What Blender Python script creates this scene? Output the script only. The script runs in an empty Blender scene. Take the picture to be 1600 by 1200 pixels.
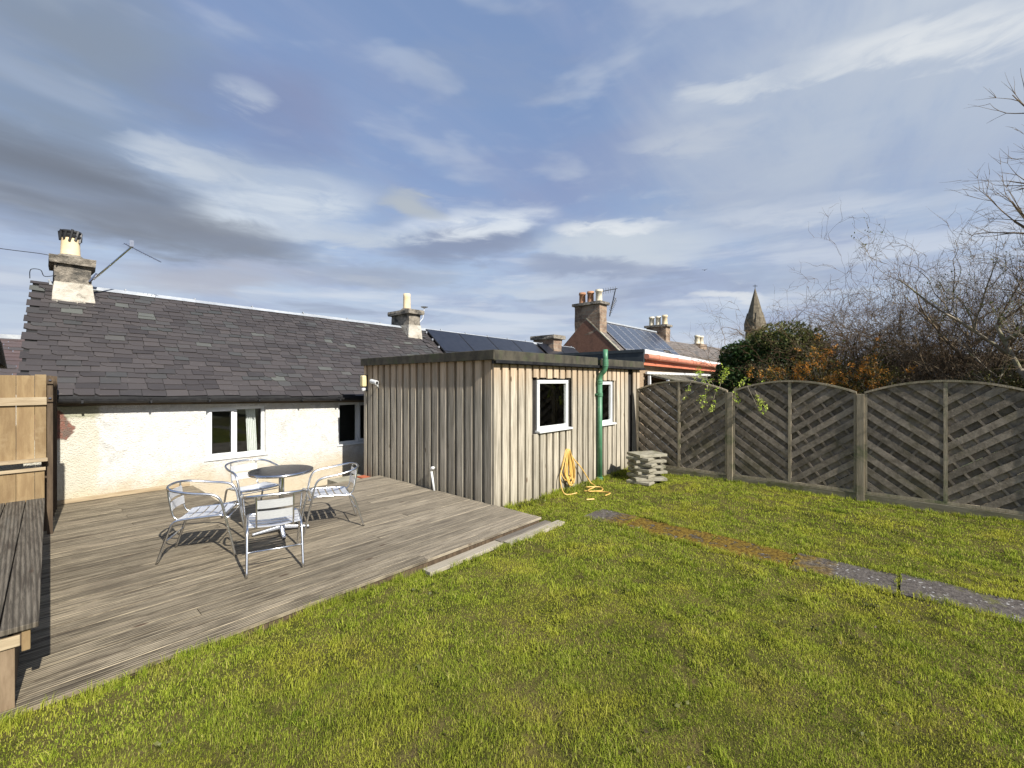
import bpy, math, random
import numpy as np
from mathutils import Vector, Matrix, noise as mnoise
random.seed(7); rng = np.random.default_rng(7)
R = math.radians
S = bpy.context.scene; COL = S.collection

# ---------------------------------------------------------------- camera
CAMZ = 1.78
cd = bpy.data.cameras.new('camera'); cam = bpy.data.objects.new('camera', cd); COL.objects.link(cam)
cam.location = (0, 0, CAMZ); cam.rotation_euler = (R(90), 0, R(-48.1))
cd.sensor_width = 36; cd.lens = 682 / 1600 * 36; cd.shift_y = -3 / 1600
cd.clip_start = .05; cd.clip_end = 2000
S.camera = cam
S.view_settings.view_transform = 'Standard'; S.view_settings.look = 'None'
EV = .68
S.view_settings.exposure = EV; S.view_settings.gamma = 1; S.view_settings.use_curve_mapping = False
S.cycles.max_bounces = 8; S.cycles.transparent_max_bounces = 16

# ---------------------------------------------------------------- node helper
class NT:
    def __init__(s, tree): s.t = tree; s.n = tree.nodes; s.l = tree.links
    def node(s, typ, **kw):
        n = s.n.new(typ)
        for k, v in kw.items(): setattr(n, k, v)
        return n
    def put(s, sock, v):
        if isinstance(v, bpy.types.NodeSocket): s.l.new(v, sock)
        elif v is not None: sock.default_value = v
    def m(s, op, a, b=None, c=None, clamp=False):
        n = s.node('ShaderNodeMath', operation=op); n.use_clamp = clamp
        s.put(n.inputs[0], a)
        if b is not None: s.put(n.inputs[1], b)
        if c is not None: s.put(n.inputs[2], c)
        return n.outputs[0]
    def mix(s, f, a, b, blend='MIX'):
        n = s.node('ShaderNodeMix', data_type='RGBA', blend_type=blend)
        s.put(n.inputs[0], f); s.put(n.inputs[6], col4(a)); s.put(n.inputs[7], col4(b))
        return n.outputs[2]
    def ss(s, v, a, b, lo=0.0, hi=1.0):
        n = s.node('ShaderNodeMapRange', interpolation_type='SMOOTHSTEP')
        s.put(n.inputs[0], v); s.put(n.inputs[1], a); s.put(n.inputs[2], b); s.put(n.inputs[3], lo); s.put(n.inputs[4], hi)
        return n.outputs[0]
    def map(s, vec, scale=(1, 1, 1), loc=(0, 0, 0), rot=(0, 0, 0)):
        n = s.node('ShaderNodeMapping'); s.put(n.inputs[0], vec)
        n.inputs[1].default_value = loc; n.inputs[2].default_value = rot; n.inputs[3].default_value = scale
        return n.outputs[0]
    def noise(s, vec, scale, detail=4, rough=.6, dist=0.0, out=0):
        n = s.node('ShaderNodeTexNoise'); s.put(n.inputs['Vector'], vec)
        n.inputs['Scale'].default_value = scale; n.inputs['Detail'].default_value = detail
        n.inputs['Roughness'].default_value = rough; n.inputs['Distortion'].default_value = dist
        return n.outputs[out]
def col4(c):
    if isinstance(c, (tuple, list)) and len(c) == 3: return (*c, 1)
    return c

# ---------------------------------------------------------------- world: clear-sky model + procedural clouds
SUN_EL = 37.0; SUN_DX = .10        # light travels towards (+dx, +1)
w = bpy.data.worlds.new('World'); S.world = w; w.use_nodes = True
t = NT(w.node_tree); t.n.clear()
sky = t.node('ShaderNodeTexSky', sky_type='NISHITA'); sky.sun_disc = False
sky.sun_elevation = R(SUN_EL); sky.sun_rotation = math.atan2(-SUN_DX, -1.0)
sky.altitude = 50; sky.air_density = 1.3; sky.dust_density = 1.3; sky.ozone_density = 2.5
tc = t.node('ShaderNodeTexCoord'); D = tc.outputs['Generated']
sp = t.node('ShaderNodeSeparateXYZ'); t.put(sp.inputs[0], D)
x, y, z = sp.outputs
el0 = t.m('MULTIPLY', t.m('ARCSINE', z), 57.2958)
az0 = t.m('MULTIPLY', t.m('ARCTAN2', x, y), 57.2958)
# layer coordinates (flat cloud deck) for streaks
zc = t.m('MAXIMUM', t.m('ADD', z, .10), .02)
cx = t.m('DIVIDE', x, zc); cy = t.m('DIVIDE', y, zc)
cb = t.node('ShaderNodeCombineXYZ'); t.put(cb.inputs[0], cx); t.put(cb.inputs[1], cy)
P2 = cb.outputs[0]
n1 = t.noise(t.map(P2, (1, 1, 1), rot=(0, 0, R(-35))), .9, 5, .6, .6)
n1m = t.map(P2, (.45, 1.7, 1), rot=(0, 0, R(-40)))
nst = t.noise(n1m, 1.3, 6, .6, .5)
sph = t.map(D, (1, 1, 3.2))
nf = t.noise(sph, 4.2, 4, .5, .25)
nf2 = t.noise(t.map(D, (1, 1, 3.2), loc=(4, 2, 1)), 2.6, 4, .52, .3)
nfine = t.noise(t.map(D, (1, 1, 4.0), loc=(1, 7, 3)), 9.0, 5, .6, .5)
nband = t.noise(t.map(D, (1, 1, 9.0), loc=(2, 1, 5)), 2.6, 5, .55, .3)
el = t.m('ADD', el0, t.m('ADD', t.m('MULTIPLY', t.m('SUBTRACT', nf2, .5), 5.5), t.m('MULTIPLY', t.m('SUBTRACT', nfine, .5), 3.0)))
az = t.m('ADD', az0, t.m('MULTIPLY', t.m('SUBTRACT', nf, .5), 13))
def blob(a0, e0, ra, re, tilt, soft=1.0):
    da = t.m('SUBTRACT', az, a0)
    de = t.m('SUBTRACT', t.m('SUBTRACT', el, e0), t.m('MULTIPLY', da, tilt))
    q = t.m('ADD', t.m('POWER', t.m('ABSOLUTE', t.m('DIVIDE', da, ra)), 2), t.m('POWER', t.m('ABSOLUTE', t.m('DIVIDE', de, re)), 2))
    return t.ss(q, 1.8 * soft, .0, 0, 1)
def sr(r, g, b):      # colour a display shows as r, g, b, before exposure
    return tuple((((q / 255 + .055) / 1.055) ** 2.4) / 2 ** EV for q in (r, g, b))
c = t.mix(1.0, sky.outputs[0], (.105, .102, .104), 'MULTIPLY')
c = t.mix(.62, c, sr(134, 157, 198))
c = t.mix(t.ss(el0, 26, 3, 0, .85), c, sr(196, 208, 226))
def add(cc, col, amt, *b, tex=None, lo=.3, hi=.62):
    f = blob(*b)
    if tex is not None: f = t.m('MULTIPLY', f, t.ss(tex, lo, hi, .35, 1))
    return t.mix(t.m('MULTIPLY', f, amt), cc, sr(*col))
def tx_(f, a, b, amt, col, extra=None):
    global c
    q = t.m('MULTIPLY', t.ss(f, a, b), amt)
    if extra is not None: q = t.m('MULTIPLY', q, extra)
    c = t.mix(q, c, sr(*col))
tx_(nst, .40, .70, .35, (164, 174, 202)); tx_(n1, .42, .70, .40, (142, 150, 186))
tx_(nband, .50, .66, .75, (212, 220, 232), t.ss(el0, 24, 9)); tx_(nband, .46, .36, .55, (150, 160, 182), t.ss(el0, 20, 6))
tx_(nf, .50, .68, .38, (200, 209, 222)); tx_(nf2, .54, .72, .30, (156, 166, 186)); tx_(nfine, .55, .72, .30, (204, 212, 222), t.ss(el0, 34, 14))
for k_ in (((204, 212, 221), .75, 96, 33, 30, 14, -.1, nst), ((180, 192, 210), .75, 84, 24.0, 24, 8, -.1, nst),
           ((138, 150, 166), .85, 0, 27, 12, 9, .2, nf2), ((128, 136, 168), .45, 17, 28, 9, 5, .1, nf2),
           ((170, 184, 204), .8, 16, 20.5, 14, 4.0, .16, nf), ((208, 218, 230), .95, 20, 19.6, 8.5, 3.4, .18, nfine), ((204, 213, 224), .8, 11.5, 22.4, 6, 1.1, .0, nfine),
           ((116, 123, 136), .92, 3, 17.4, 11, 3.8, -.05, nf2), ((130, 137, 150), .85, 13, 15.2, 10, 2.3, .0, None),
           ((178, 182, 196), .8, 17, 11.6, 9, 1.7, .12, nf), ((160, 169, 186), .6, 30, 13.2, 9, 1.5, .05, None), ((192, 202, 218), .6, 15.6, 29.5, 2.8, 1.4, .0, nfine),
           ((140, 152, 178), .9, 42, 17.1, 10, 1.9, .04, None), ((224, 231, 239), .95, 42.5, 19.6, 9.5, 1.9, .03, nfine), ((182, 190, 198), .9, 34.5, 22.2, 5, 1.2, -.2, None),
           ((198, 208, 220), .8, 29, 17.6, 8, 1.2, .12, nfine), ((200, 210, 221), .95, 63, 17.0, 10, 2.7, -.02, nf), ((228, 233, 238), .95, 62, 18.8, 7.5, .8, .04, nfine),
           ((148, 160, 186), .8, 60, 13.9, 10, 1.3, -.04, None), ((222, 227, 232), .95, 92, 29.0, 10, 1.7, -.22, nfine), ((210, 217, 225), .8, 78, 30.8, 8, 1.0, -.12, nfine),
           ((202, 210, 220), .65, 90, 36, 12, 2.0, -.25, nf), ((196, 204, 216), .55, 70, 27.4, 8, 1.3, -.02, nfine), ((226, 230, 234), .8, 74, 10.2, 5, .6, -.06, None),
           ((206, 214, 226), .6, 82, 18.0, 9, 1.0, -.15, nfine), ((204, 213, 224), .6, 52, 11.5, 10, .8, 0, nfine)):
    c = add(c, k_[0], k_[1], *k_[2:7], tex=k_[7])
below = t.ss(z, -.02, .01)
c = t.mix(t.m('SUBTRACT', 1.0, below), c, (.12, .13, .10))
bg = t.node('ShaderNodeBackground'); t.put(bg.inputs[0], c); bg.inputs[1].default_value = 1.0
ow = t.node('ShaderNodeOutputWorld'); t.l.new(bg.outputs[0], ow.inputs[0])
w.cycles.sampling_method = 'AUTOMATIC'

# ---------------------------------------------------------------- sun
sl = bpy.data.lights.new('sun', 'SUN'); so = bpy.data.objects.new('sun', sl); COL.objects.link(so)
sl.energy = 4.8; sl.angle = R(.55); sl.color = (1, .955, .885)
c_ = math.cos(R(SUN_EL)); ld = Vector((SUN_DX * c_, c_, -math.sin(R(SUN_EL)))).normalized()
so.rotation_euler = ld.to_track_quat('-Z', 'Y').to_euler(); so.location = (0, -5, 8)

# ---------------------------------------------------------------- materials
def newmat(name):
    m = bpy.data.materials.new(name); m.use_nodes = True
    t = NT(m.node_tree); b = t.n['Principled BSDF']
    return m, t, b
def coords(t): return t.node('ShaderNodeTexCoord').outputs['Object']
def island(t): return t.node('ShaderNodeNewGeometry').outputs['Random Per Island']
def setbump(t, b, h, strength=.4, dist=.01):
    n = t.node('ShaderNodeBump'); n.inputs['Strength'].default_value = strength; n.inputs['Distance'].default_value = dist
    t.put(n.inputs['Height'], h); t.l.new(n.outputs[0], b.inputs['Normal'])
def pmat(name, c1, c2, scale=6, stretch=(1, 1, 1), c3=None, s3=2.0, t3=(.5, .7), rough=.8, metal=0, bump=.3, bscale=None, bdist=.01,
         tint=.25, spec=.3, tintcol=None):
    m, t, b = newmat(name); o = t.map(coords(t), stretch)
    isl = island(t)
    ad = t.node('ShaderNodeVectorMath', operation='ADD'); t.put(ad.inputs[0], o)
    cbn = t.node('ShaderNodeCombineXYZ'); k = t.m('MULTIPLY', isl, 13.7)
    for i in range(3): t.put(cbn.inputs[i], k)
    t.put(ad.inputs[1], cbn.outputs[0]); v = ad.outputs[0]
    n = t.noise(v, scale, 6, .65, .2)
    c = t.mix(t.ss(n, .3, .7), c1, c2)
    if c3 is not None:
        c = t.mix(t.ss(t.noise(coords(t), s3, 5, .65, .3), *t3), c, c3)
    if tint:
        g = t.m('MULTIPLY_ADD', isl, tint * 2, 1 - tint)
        hn = t.node('ShaderNodeHueSaturation'); t.put(hn.inputs['Value'], g); t.put(hn.inputs['Color'], c); c = hn.outputs[0]
    t.put(b.inputs['Base Color'], c); b.inputs['Roughness'].default_value = rough
    b.inputs['Metallic'].default_value = metal; b.inputs['Specular IOR Level'].default_value = spec
    if bump: setbump(t, b, t.noise(v, bscale or scale * 3, 5, .7), bump, bdist)
    return m
M = {}
M['alu'] = pmat('aluminium', (.62, .63, .65), (.78, .79, .80), 20, rough=.27, metal=1, bump=.05, tint=0)
M['aluslat'] = pmat('brushed_aluminium', (.66, .67, .69), (.80, .81, .82), 20, (1, 12, 12), rough=.45, metal=.6, bump=.05, tint=0)
M['steel'] = pmat('steel', (.5, .5, .52), (.68, .68, .7), 20, rough=.18, metal=1, bump=0, tint=0)
M['white'] = pmat('white_plastic', (.70, .71, .70), (.62, .63, .61), 3, rough=.35, bump=0, tint=0, spec=.5)
M['black'] = pmat('black_plastic', (.012, .012, .014), (.03, .03, .03), 8, rough=.4, bump=0, tint=0)
M['cloth'] = pmat('curtain_cloth', (.80, .80, .78), (.7, .7, .68), 5, rough=.9, bump=.1, tint=0)
M['dark'] = pmat('dark_interior', (.05, .048, .045), (.03, .03, .03), 2, rough=.9, bump=0, tint=0)
M['interior'] = pmat('interior_wall', (.26, .25, .23), (.2, .2, .18), 2, rough=.9, bump=0, tint=0)
M['membrane'] = pmat('breather_membrane', (.02, .018, .016), (.035, .03, .026), 4, rough=.9, bump=0, tint=0)
M['felt'] = pmat('roof_felt', (.05, .05, .05), (.09, .085, .075), 6, c3=(.07, .08, .03), rough=.95, bump=.5, tint=0)
M['fascia'] = pmat('mossy_fascia', (.035, .032, .025), (.085, .076, .055), 5, (1, 1, .6), c3=(.06, .068, .036), s3=3, rough=.9, bump=.5, tint=.1)
M['fresh'] = pmat('treated_wood', (.27, .19, .095), (.19, .125, .06), 7, (3, 3, .35), c3=(.30, .22, .12), s3=3, rough=.75, bump=.5, tint=.12)
M['freshx'] = pmat('treated_rail', (.42, .34, .22), (.27, .20, .12), 7, (.35, 3, 3), rough=.75, bump=.35, tint=.1)
M['endwood'] = pmat('brown_upright_wood', (.16, .11, .065), (.26, .19, .12), 7, (3, 3, .35), c3=(.13, .12, .07), rough=.85, bump=.4, tint=.1)
M['darkwood'] = pmat('dark_stained_wood', (.055, .038, .024), (.11, .078, .048), 7, (3, 3, .35), rough=.85, bump=.4, tint=.2)
M['fence'] = pmat('weathered_fence', (.13, .108, .08), (.26, .22, .17), 9, (1, 1, 1), c3=(.115, .10, .06), s3=2.2, t3=(.5, .75), rough=.9, bump=.5, tint=.32)
M['fencepost'] = pmat('weathered_post', (.24, .20, .135), (.34, .29, .205), 9, (3, 3, .3), c3=(.13, .14, .07), rough=.9, bump=.5, tint=.15)
M['gravelboard'] = pmat('gravel_board_wood', (.16, .14, .09), (.25, .225, .16), 7, (3, .35, 3), c3=(.12, .12, .05), rough=.9, bump=.5, tint=.15)
M['slab'] = pmat('concrete_slab', (.24, .22, .16), (.36, .335, .26), 9, c3=(.15, .15, .085), s3=5, rough=.95, bump=.6, tint=.22)
M['slate_seam'] = pmat('roof_underlay', (.015, .015, .016), (.03, .03, .03), 5, rough=.9, bump=0, tint=0)
M['zinc'] = pmat('zinc_ridge', (.26, .28, .30), (.36, .38, .40), 6, c3=(.40, .42, .42), rough=.55, bump=.2, tint=.08)
M['chimstone'] = pmat('chimney_stone', (.17, .15, .12), (.34, .30, .24), 11, c3=(.08, .075, .065), s3=4, t3=(.45, .65), rough=.95, bump=1, bdist=.03, tint=.1)
M['chimlime'] = pmat('chimney_render', (.52, .49, .42), (.38, .34, .27), 5, c3=(.16, .14, .11), s3=5, t3=(.55, .72), rough=.95, bump=.9, bdist=.03, tint=0)
M['pot'] = pmat('buff_clay', (.62, .48, .28), (.70, .58, .38), 5, c3=(.35, .25, .14), s3=6, t3=(.6, .8), rough=.8, bump=.2, tint=.15)
M['potred'] = pmat('red_clay', (.33, .16, .085), (.45, .25, .14), 5, c3=(.15, .1, .07), s3=6, rough=.8, bump=.2, tint=.1)
M['potwhite'] = pmat('white_clay', (.72, .66, .50), (.60, .52, .38), 5, c3=(.3, .26, .2), s3=6, rough=.8, bump=.2, tint=.1)
M['terracotta'] = pmat('terracotta_paint', (.62, .20, .11), (.52, .16, .09), 5, rough=.6, bump=.1, tint=0)
M['terrapale'] = pmat('faded_terracotta', (.55, .22, .14), (.48, .18, .11), 5, rough=.6, bump=.1, tint=.15)
M['pebble'] = pmat('pebbledash', (.42, .31, .20), (.30, .21, .13), 45, c3=(.48, .38, .27), s3=30, rough=.95, bump=1, bdist=.02, tint=0)
M['greypaint'] = pmat('grey_cladding', (.045, .055, .058), (.065, .075, .078), 6, rough=.6, bump=.1, tint=0)
M['green'] = pmat('green_pipe', (.055, .17, .085), (.08, .22, .12), 6, c3=(.20, .26, .18), s3=5, t3=(.6, .8), rough=.45, bump=.1, tint=0, spec=.5)
M['hose'] = pmat('yellow_hose', (.58, .35, .08), (.66, .44, .13), 9, rough=.4, bump=0, tint=0, spec=.5)
M['lampglass'] = pmat('lamp_diffuser', (.62, .52, .26), (.70, .60, .33), 6, rough=.4, bump=0, tint=0, spec=.5)
M['pv'] = pmat('solar_black', (.012, .014, .02), (.02, .022, .03), 6, rough=.28, bump=0, tint=.2, spec=.5)
M['pvframe'] = pmat('solar_frame', (.45, .46, .48), (.55, .56, .58), 6, rough=.4, metal=.6, bump=0, tint=0)
M['mat_red'] = pmat('red_doormat', (.45, .13, .06), (.36, .10, .05), 30, rough=.95, bump=.6, tint=0)
M['ground'] = pmat('far_ground', (.06, .075, .025), (.10, .10, .045), 1.5, c3=(.13, .10, .06), s3=.6, rough=1, bump=.4, tint=0)
M['path_lower'] = pmat('sunken_path', (.14, .13, .11), (.22, .20, .17), 7, rough=1, bump=.5, tint=0)
M['bark'] = pmat('bark', (.12, .083, .046), (.20, .152, .095), 14, rough=.95, bump=.4, tint=.3)
M['barkpale'] = pmat('pale_bark', (.20, .165, .12), (.29, .25, .19), 14, c3=(.17, .17, .08), rough=.95, bump=.4, tint=.3)
M['barkdark'] = pmat('dark_bark', (.095, .058, .030), (.16, .108, .062), 14, rough=.95, bump=.4, tint=.3)
M['render_far'] = pmat('white_render', (.70, .69, .66), (.6, .59, .56), 4, rough=.9, bump=.2, tint=0)

def leafmat(name, c1, c2, c3, rough=.5):
    m, t, b = newmat(name)
    i = island(t); c = t.mix(i, c1, c2)
    c = t.mix(t.ss(t.noise(coords(t), 3.0, 3, .6), .45, .65), c, c3)
    t.put(b.inputs['Base Color'], c); b.inputs['Roughness'].default_value = rough
    b.inputs['Specular IOR Level'].default_value = .25
    tr = t.node('ShaderNodeBsdfTranslucent'); t.put(tr.inputs[0], c)
    mx = t.node('ShaderNodeMixShader'); mx.inputs[0].default_value = .3
    t.l.new(b.outputs[0], mx.inputs[1]); t.l.new(tr.outputs[0], mx.inputs[2])
    t.l.new(mx.outputs[0], t.n['Material Output'].inputs[0]); return m
M['ivy'] = leafmat('ivy_leaf', (.018, .045, .010), (.045, .085, .018), (.03, .06, .012))
M['ivylight'] = leafmat('olive_leaf', (.11, .12, .03), (.16, .16, .05), (.07, .08, .02))
M['deadleaf'] = leafmat('dead_leaf', (.075, .052, .032), (.11, .08, .05), (.06, .06, .025))
M['orange'] = leafmat('orange_berry', (.66, .29, .045), (.58, .25, .04), (.44, .26, .05))
M['olive'] = leafmat('olive_bush_leaf', (.10, .09, .02), (.06, .07, .015), (.13, .11, .03))
M['lime'] = leafmat('fresh_leaf', (.50, .62, .08), (.36, .50, .06), (.55, .60, .14))

# slates: dark purple-grey with lichen streaks
def slatemat(name, base, base2, scale=1):
    m, t, b = newmat(name); i = island(t); o = coords(t)
    c = t.mix(i, base, base2)
    i2 = t.m('FRACT', t.m('MULTIPLY', i, 7.13))
    c = t.mix(t.ss(i2, .972, .978), c, (.09, .094, .084))          # the odd pale replacement slate
    c = t.mix(t.m('MULTIPLY', t.ss(i2, .0, .2, 1, 0), .6), c, (.052, .058, .056))
    c = t.mix(t.m('MULTIPLY', t.ss(t.noise(t.map(o, (1, 3, 3)), 8 * scale, 6, .75), .60, .72), .55), c, (.19, .175, .15))
    c = t.mix(t.m('MULTIPLY', t.ss(t.noise(o, 1.3, 4, .6), .45, .7), .35), c, (.055, .05, .05))
    t.put(b.inputs['Base Color'], c); b.inputs['Roughness'].default_value = .62; b.inputs['Specular IOR Level'].default_value = .35
    setbump(t, b, t.noise(t.map(o, (1, 2, 2)), 22, 6, .7), .5, .006); return m
M['slate'] = slatemat('slate', (.034, .030, .030), (.062, .054, .052))
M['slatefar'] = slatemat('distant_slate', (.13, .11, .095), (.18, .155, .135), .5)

# deck: reeded, sun-bleached boards running along X
def deckmat(name, axis, grey):
    m, t, b = newmat(name); o = coords(t); i = island(t)
    k = t.m('MULTIPLY', i, 31.0); cbn = t.node('ShaderNodeCombineXYZ'); t.put(cbn.inputs[axis], k)
    ad = t.node('ShaderNodeVectorMath', operation='ADD'); t.put(ad.inputs[0], o); t.put(ad.inputs[1], cbn.outputs[0]); v = ad.outputs[0]
    st = (.9, 22, 1) if axis == 0 else (22, .9, 1)
    st2 = (.5, 6, 1) if axis == 0 else (6, .5, 1)
    f = t.noise(t.map(v, st), 2.4, 8, .78, .15); g = t.noise(t.map(v, st2), 2.0, 5, .65, .4)
    h = t.noise(t.map(v, (st[0] * 2.5, st[1] * 2.5, 1)), 3.0, 3, .6)
    big = t.noise(o, .55, 4, .6)
    lo, hi = ((.070, .056, .038), (.34, .285, .195)) if not grey else ((.075, .062, .046), (.20, .172, .13))
    c = t.mix(t.ss(f, .38, .62), lo, hi)
    c = t.mix(t.m('MULTIPLY', t.ss(g, .52, .70), .7), c, (.35, .285, .20) if not grey else (.15, .14, .115))
    c = t.mix(t.m('MULTIPLY', t.ss(g, .47, .30), .8), c, (.060, .046, .034))
    if not grey:
        sx = t.node('ShaderNodeSeparateXYZ'); t.put(sx.inputs[0], o)
        wear = t.ss(t.m('ADD', sx.outputs[0], t.m('MULTIPLY', t.m('SUBTRACT', big, .5), 4)), .8, 4.2)   # greyer, smoother towards the extension
        c = t.mix(t.m('MULTIPLY', wear, .55), c, t.mix(t.ss(f, .3, .7), (.17, .145, .11), (.38, .335, .265)))
        c = t.mix(t.m('MULTIPLY', t.ss(h, .62, .70), .45), c, (.42, .35, .24))
    c = t.mix(t.m('MULTIPLY', t.ss(big, .48, .68), t.ss(g, .62, .40, .15, .6)), c, (.09, .072, .05))
    vo = t.node('ShaderNodeTexVoronoi'); t.put(vo.inputs['Vector'], t.map(v, (1.3, 4, 1) if axis == 0 else (4, 1.3, 1))); vo.inputs['Scale'].default_value = 1.1
    c = t.mix(t.ss(vo.outputs['Distance'], .085, .04), c, (.09, .06, .04))         # knots
    hn = t.node('ShaderNodeHueSaturation'); t.put(hn.inputs['Value'], t.m('MULTIPLY_ADD', i, .45, .80)); t.put(hn.inputs['Color'], c)
    b.inputs['Roughness'].default_value = .85; b.inputs['Specular IOR Level'].default_value = .2
    wv = t.node('ShaderNodeTexWave', wave_type='BANDS', bands_direction='Y' if axis == 0 else 'X'); t.put(wv.inputs['Vector'], o)
    wv.inputs['Scale'].default_value = 2 * math.pi / .024 / 20 * 1.0; wv.inputs['Distortion'].default_value = 0
    c = t.mix(t.m('MULTIPLY', t.ss(wv.outputs['Fac'], .42, .08), .62 if grey else .38), hn.outputs[0], (.035, .03, .022)); t.put(b.inputs['Base Color'], c)
    hh = t.m('ADD', t.m('MULTIPLY', wv.outputs['Fac'], .9 if grey else .5), t.m('MULTIPLY', f, .9))
    setbump(t, b, hh, .85, .008)
    return m
M['deck'] = deckmat('deck_board', 0, False)
M['benchwood'] = deckmat('bench_board', 1, True)

# shed cladding: silvery larch, redder near the sheltered top
def cladmat():
    m, t, b = newmat('larch_cladding'); o = coords(t); i = island(t)
    cbn = t.node('ShaderNodeCombineXYZ'); t.put(cbn.inputs[2], t.m('MULTIPLY', i, 40.0)); t.put(cbn.inputs[0], t.m('MULTIPLY', i, 9.0))
    ad = t.node('ShaderNodeVectorMath', operation='ADD'); t.put(ad.inputs[0], o); t.put(ad.inputs[1], cbn.outputs[0]); v = ad.outputs[0]
    f = t.noise(t.map(v, (16, 16, .7)), 2.2, 7, .7, .2); g = t.noise(t.map(v, (5, 5, .6)), 1.6, 4, .6, .3)
    c = t.mix(t.ss(f, .3, .7), (.215, .19, .145), (.53, .475, .375))
    c = t.mix(t.m('MULTIPLY', t.ss(g, .5, .75), .6), c, (.35, .325, .255))
    s_ = t.node('ShaderNodeSeparateXYZ'); t.put(s_.inputs[0], o)
    top = t.ss(t.m('ADD', s_.outputs[2], t.m('MULTIPLY', t.m('SUBTRACT', g, .5), .9)), 1.45, 2.15)
    c = t.mix(t.m('MULTIPLY', top, .55), c, (.52, .35, .20))
    bot = t.ss(t.m('ADD', s_.outputs[2], t.m('MULTIPLY', t.m('SUBTRACT', g, .5), .6)), .35, -.15)
    c = t.mix(t.m('MULTIPLY', bot, .45), c, (.17, .15, .10))
    vo = t.node('ShaderNodeTexVoronoi'); t.put(vo.inputs['Vector'], t.map(v, (5, 5, 1.6))); vo.inputs['Scale'].default_value = 1.1
    c = t.mix(t.ss(vo.outputs['Distance'], .10, .05), c, (.12, .08, .05))
    hn = t.node('ShaderNodeHueSaturation'); t.put(hn.inputs['Value'], t.m('MULTIPLY_ADD', i, .42, .78)); t.put(hn.inputs['Color'], c)
    t.put(b.inputs['Base Color'], hn.outputs[0]); b.inputs['Roughness'].default_value = .85; b.inputs['Specular IOR Level'].default_value = .2
    setbump(t, b, f, .5, .006); return m
M['clad'] = cladmat()

# rough white harling, stained
def harlmat():
    m, t, b = newmat('white_harling'); o = coords(t)
    s_ = t.node('ShaderNodeSeparateXYZ'); t.put(s_.inputs[0], o); X, Y, Z = s_.outputs
    big = t.noise(t.map(o, (1, 1, 1.4)), 1.8, 5, .65, .4); mid = t.noise(o, 9, 5, .7); fine = t.noise(t.map(o, (1, 1, 1.5)), 30, 5, .75)
    c = t.mix(t.ss(mid, .3, .7), (.56, .555, .52), (.79, .79, .765))
    c = t.mix(t.m('MULTIPLY', t.ss(big, .42, .7), .7), c, (.60, .575, .50))
    gb = t.noise(t.map(o, (1, 1, .8), loc=(3, 0, 5)), 3.2, 6, .7, .6)
    c = t.mix(t.m('MULTIPLY', t.ss(gb, .52, .66), .5), c, (.42, .41, .38))
    c = t.mix(t.m('MULTIPLY', t.ss(fine, .56, .68), .35), c, (.34, .32, .27))
    low = t.ss(t.m('ADD', Z, t.m('MULTIPLY', t.m('SUBTRACT', big, .5), .9)), .42, -.02)
    c = t.mix(t.m('MULTIPLY', low, .65), c, (.50, .39, .22))
    vo = t.node('ShaderNodeTexVoronoi'); t.put(vo.inputs['Vector'], o); vo.inputs['Scale'].default_value = 60
    pit_shadow = t.m('MULTIPLY', t.ss(vo.outputs['Distance'], .45, .8), t.ss(mid, .45, .6))
    c = t.mix(t.m('MULTIPLY', pit_shadow, .45), c, (.36, .31, .22))  # patchy shadow speckle of the rough pits, put into the wall colour
    # bare cement patch and exposed red stone at the west corner
    lx = t.ss(t.m('ADD', X, t.m('MULTIPLY', t.m('SUBTRACT', mid, .5), .25)), .78, .70)
    c = t.mix(t.m('MULTIPLY', lx, .55), c, (.56, .51, .36))
    pz = t.m('MULTIPLY', lx, t.ss(t.m('ADD', Z, t.m('MULTIPLY', mid, .12)), 1.28, 1.33))
    c = t.mix(pz, c, (.38, .37, .27))
    red = t.m('MULTIPLY', t.ss(X, .36, .28), t.ss(t.m('ADD', t.m('ABSOLUTE', t.m('SUBTRACT', Z, 1.17)), t.m('MULTIPLY', t.m('SUBTRACT', mid, .5), .2)), .16, .10))
    c = t.mix(t.m('MULTIPLY', lx, t.m('MULTIPLY', t.ss(t.m('ADD', t.m('ADD', X, t.m('MULTIPLY', t.m('ABSOLUTE', t.m('SUBTRACT', Z, 1.12)), .7)), t.m('MULTIPLY', big, .35)), .67, .64), t.ss(t.m('ADD', t.m('ABSOLUTE', t.m('SUBTRACT', Z, 1.17)), t.m('MULTIPLY', big, .25)), .34, .31))), c, t.mix(t.ss(mid, .45, .55), (.24, .12, .09), (.17, .125, .10)))
    t.put(b.inputs['Base Color'], c); b.inputs['Roughness'].default_value = .95; b.inputs['Specular IOR Level'].default_value = .1
    hgt = t.m('ADD', t.m('MULTIPLY', mid, .25), t.m('ADD', t.m('MULTIPLY', fine, 1.0), t.m('MULTIPLY', t.m('SUBTRACT', 1, vo.outputs['Distance']), .4)))
    setbump(t, b, hgt, 1.0, .022); return m
M['harl'] = harlmat()

def glassmat():
    m, t, b = newmat('window_glass'); t.n.remove(b)
    lw = t.node('ShaderNodeFresnel'); lw.inputs[0].default_value = 1.5
    g = t.node('ShaderNodeBsdfGlossy'); g.inputs['Roughness'].default_value = .01
    tr = t.node('ShaderNodeBsdfTransparent'); tr.inputs[0].default_value = (.95, .97, .96, 1)
    mx = t.node('ShaderNodeMixShader'); t.put(mx.inputs[0], t.m('MULTIPLY', lw.outputs[0], 1.5, clamp=True))
    t.l.new(tr.outputs[0], mx.inputs[1]); t.l.new(g.outputs[0], mx.inputs[2])
    t.l.new(mx.outputs[0], t.n['Material Output'].inputs[0]); return m
M['glass'] = glassmat()

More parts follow.
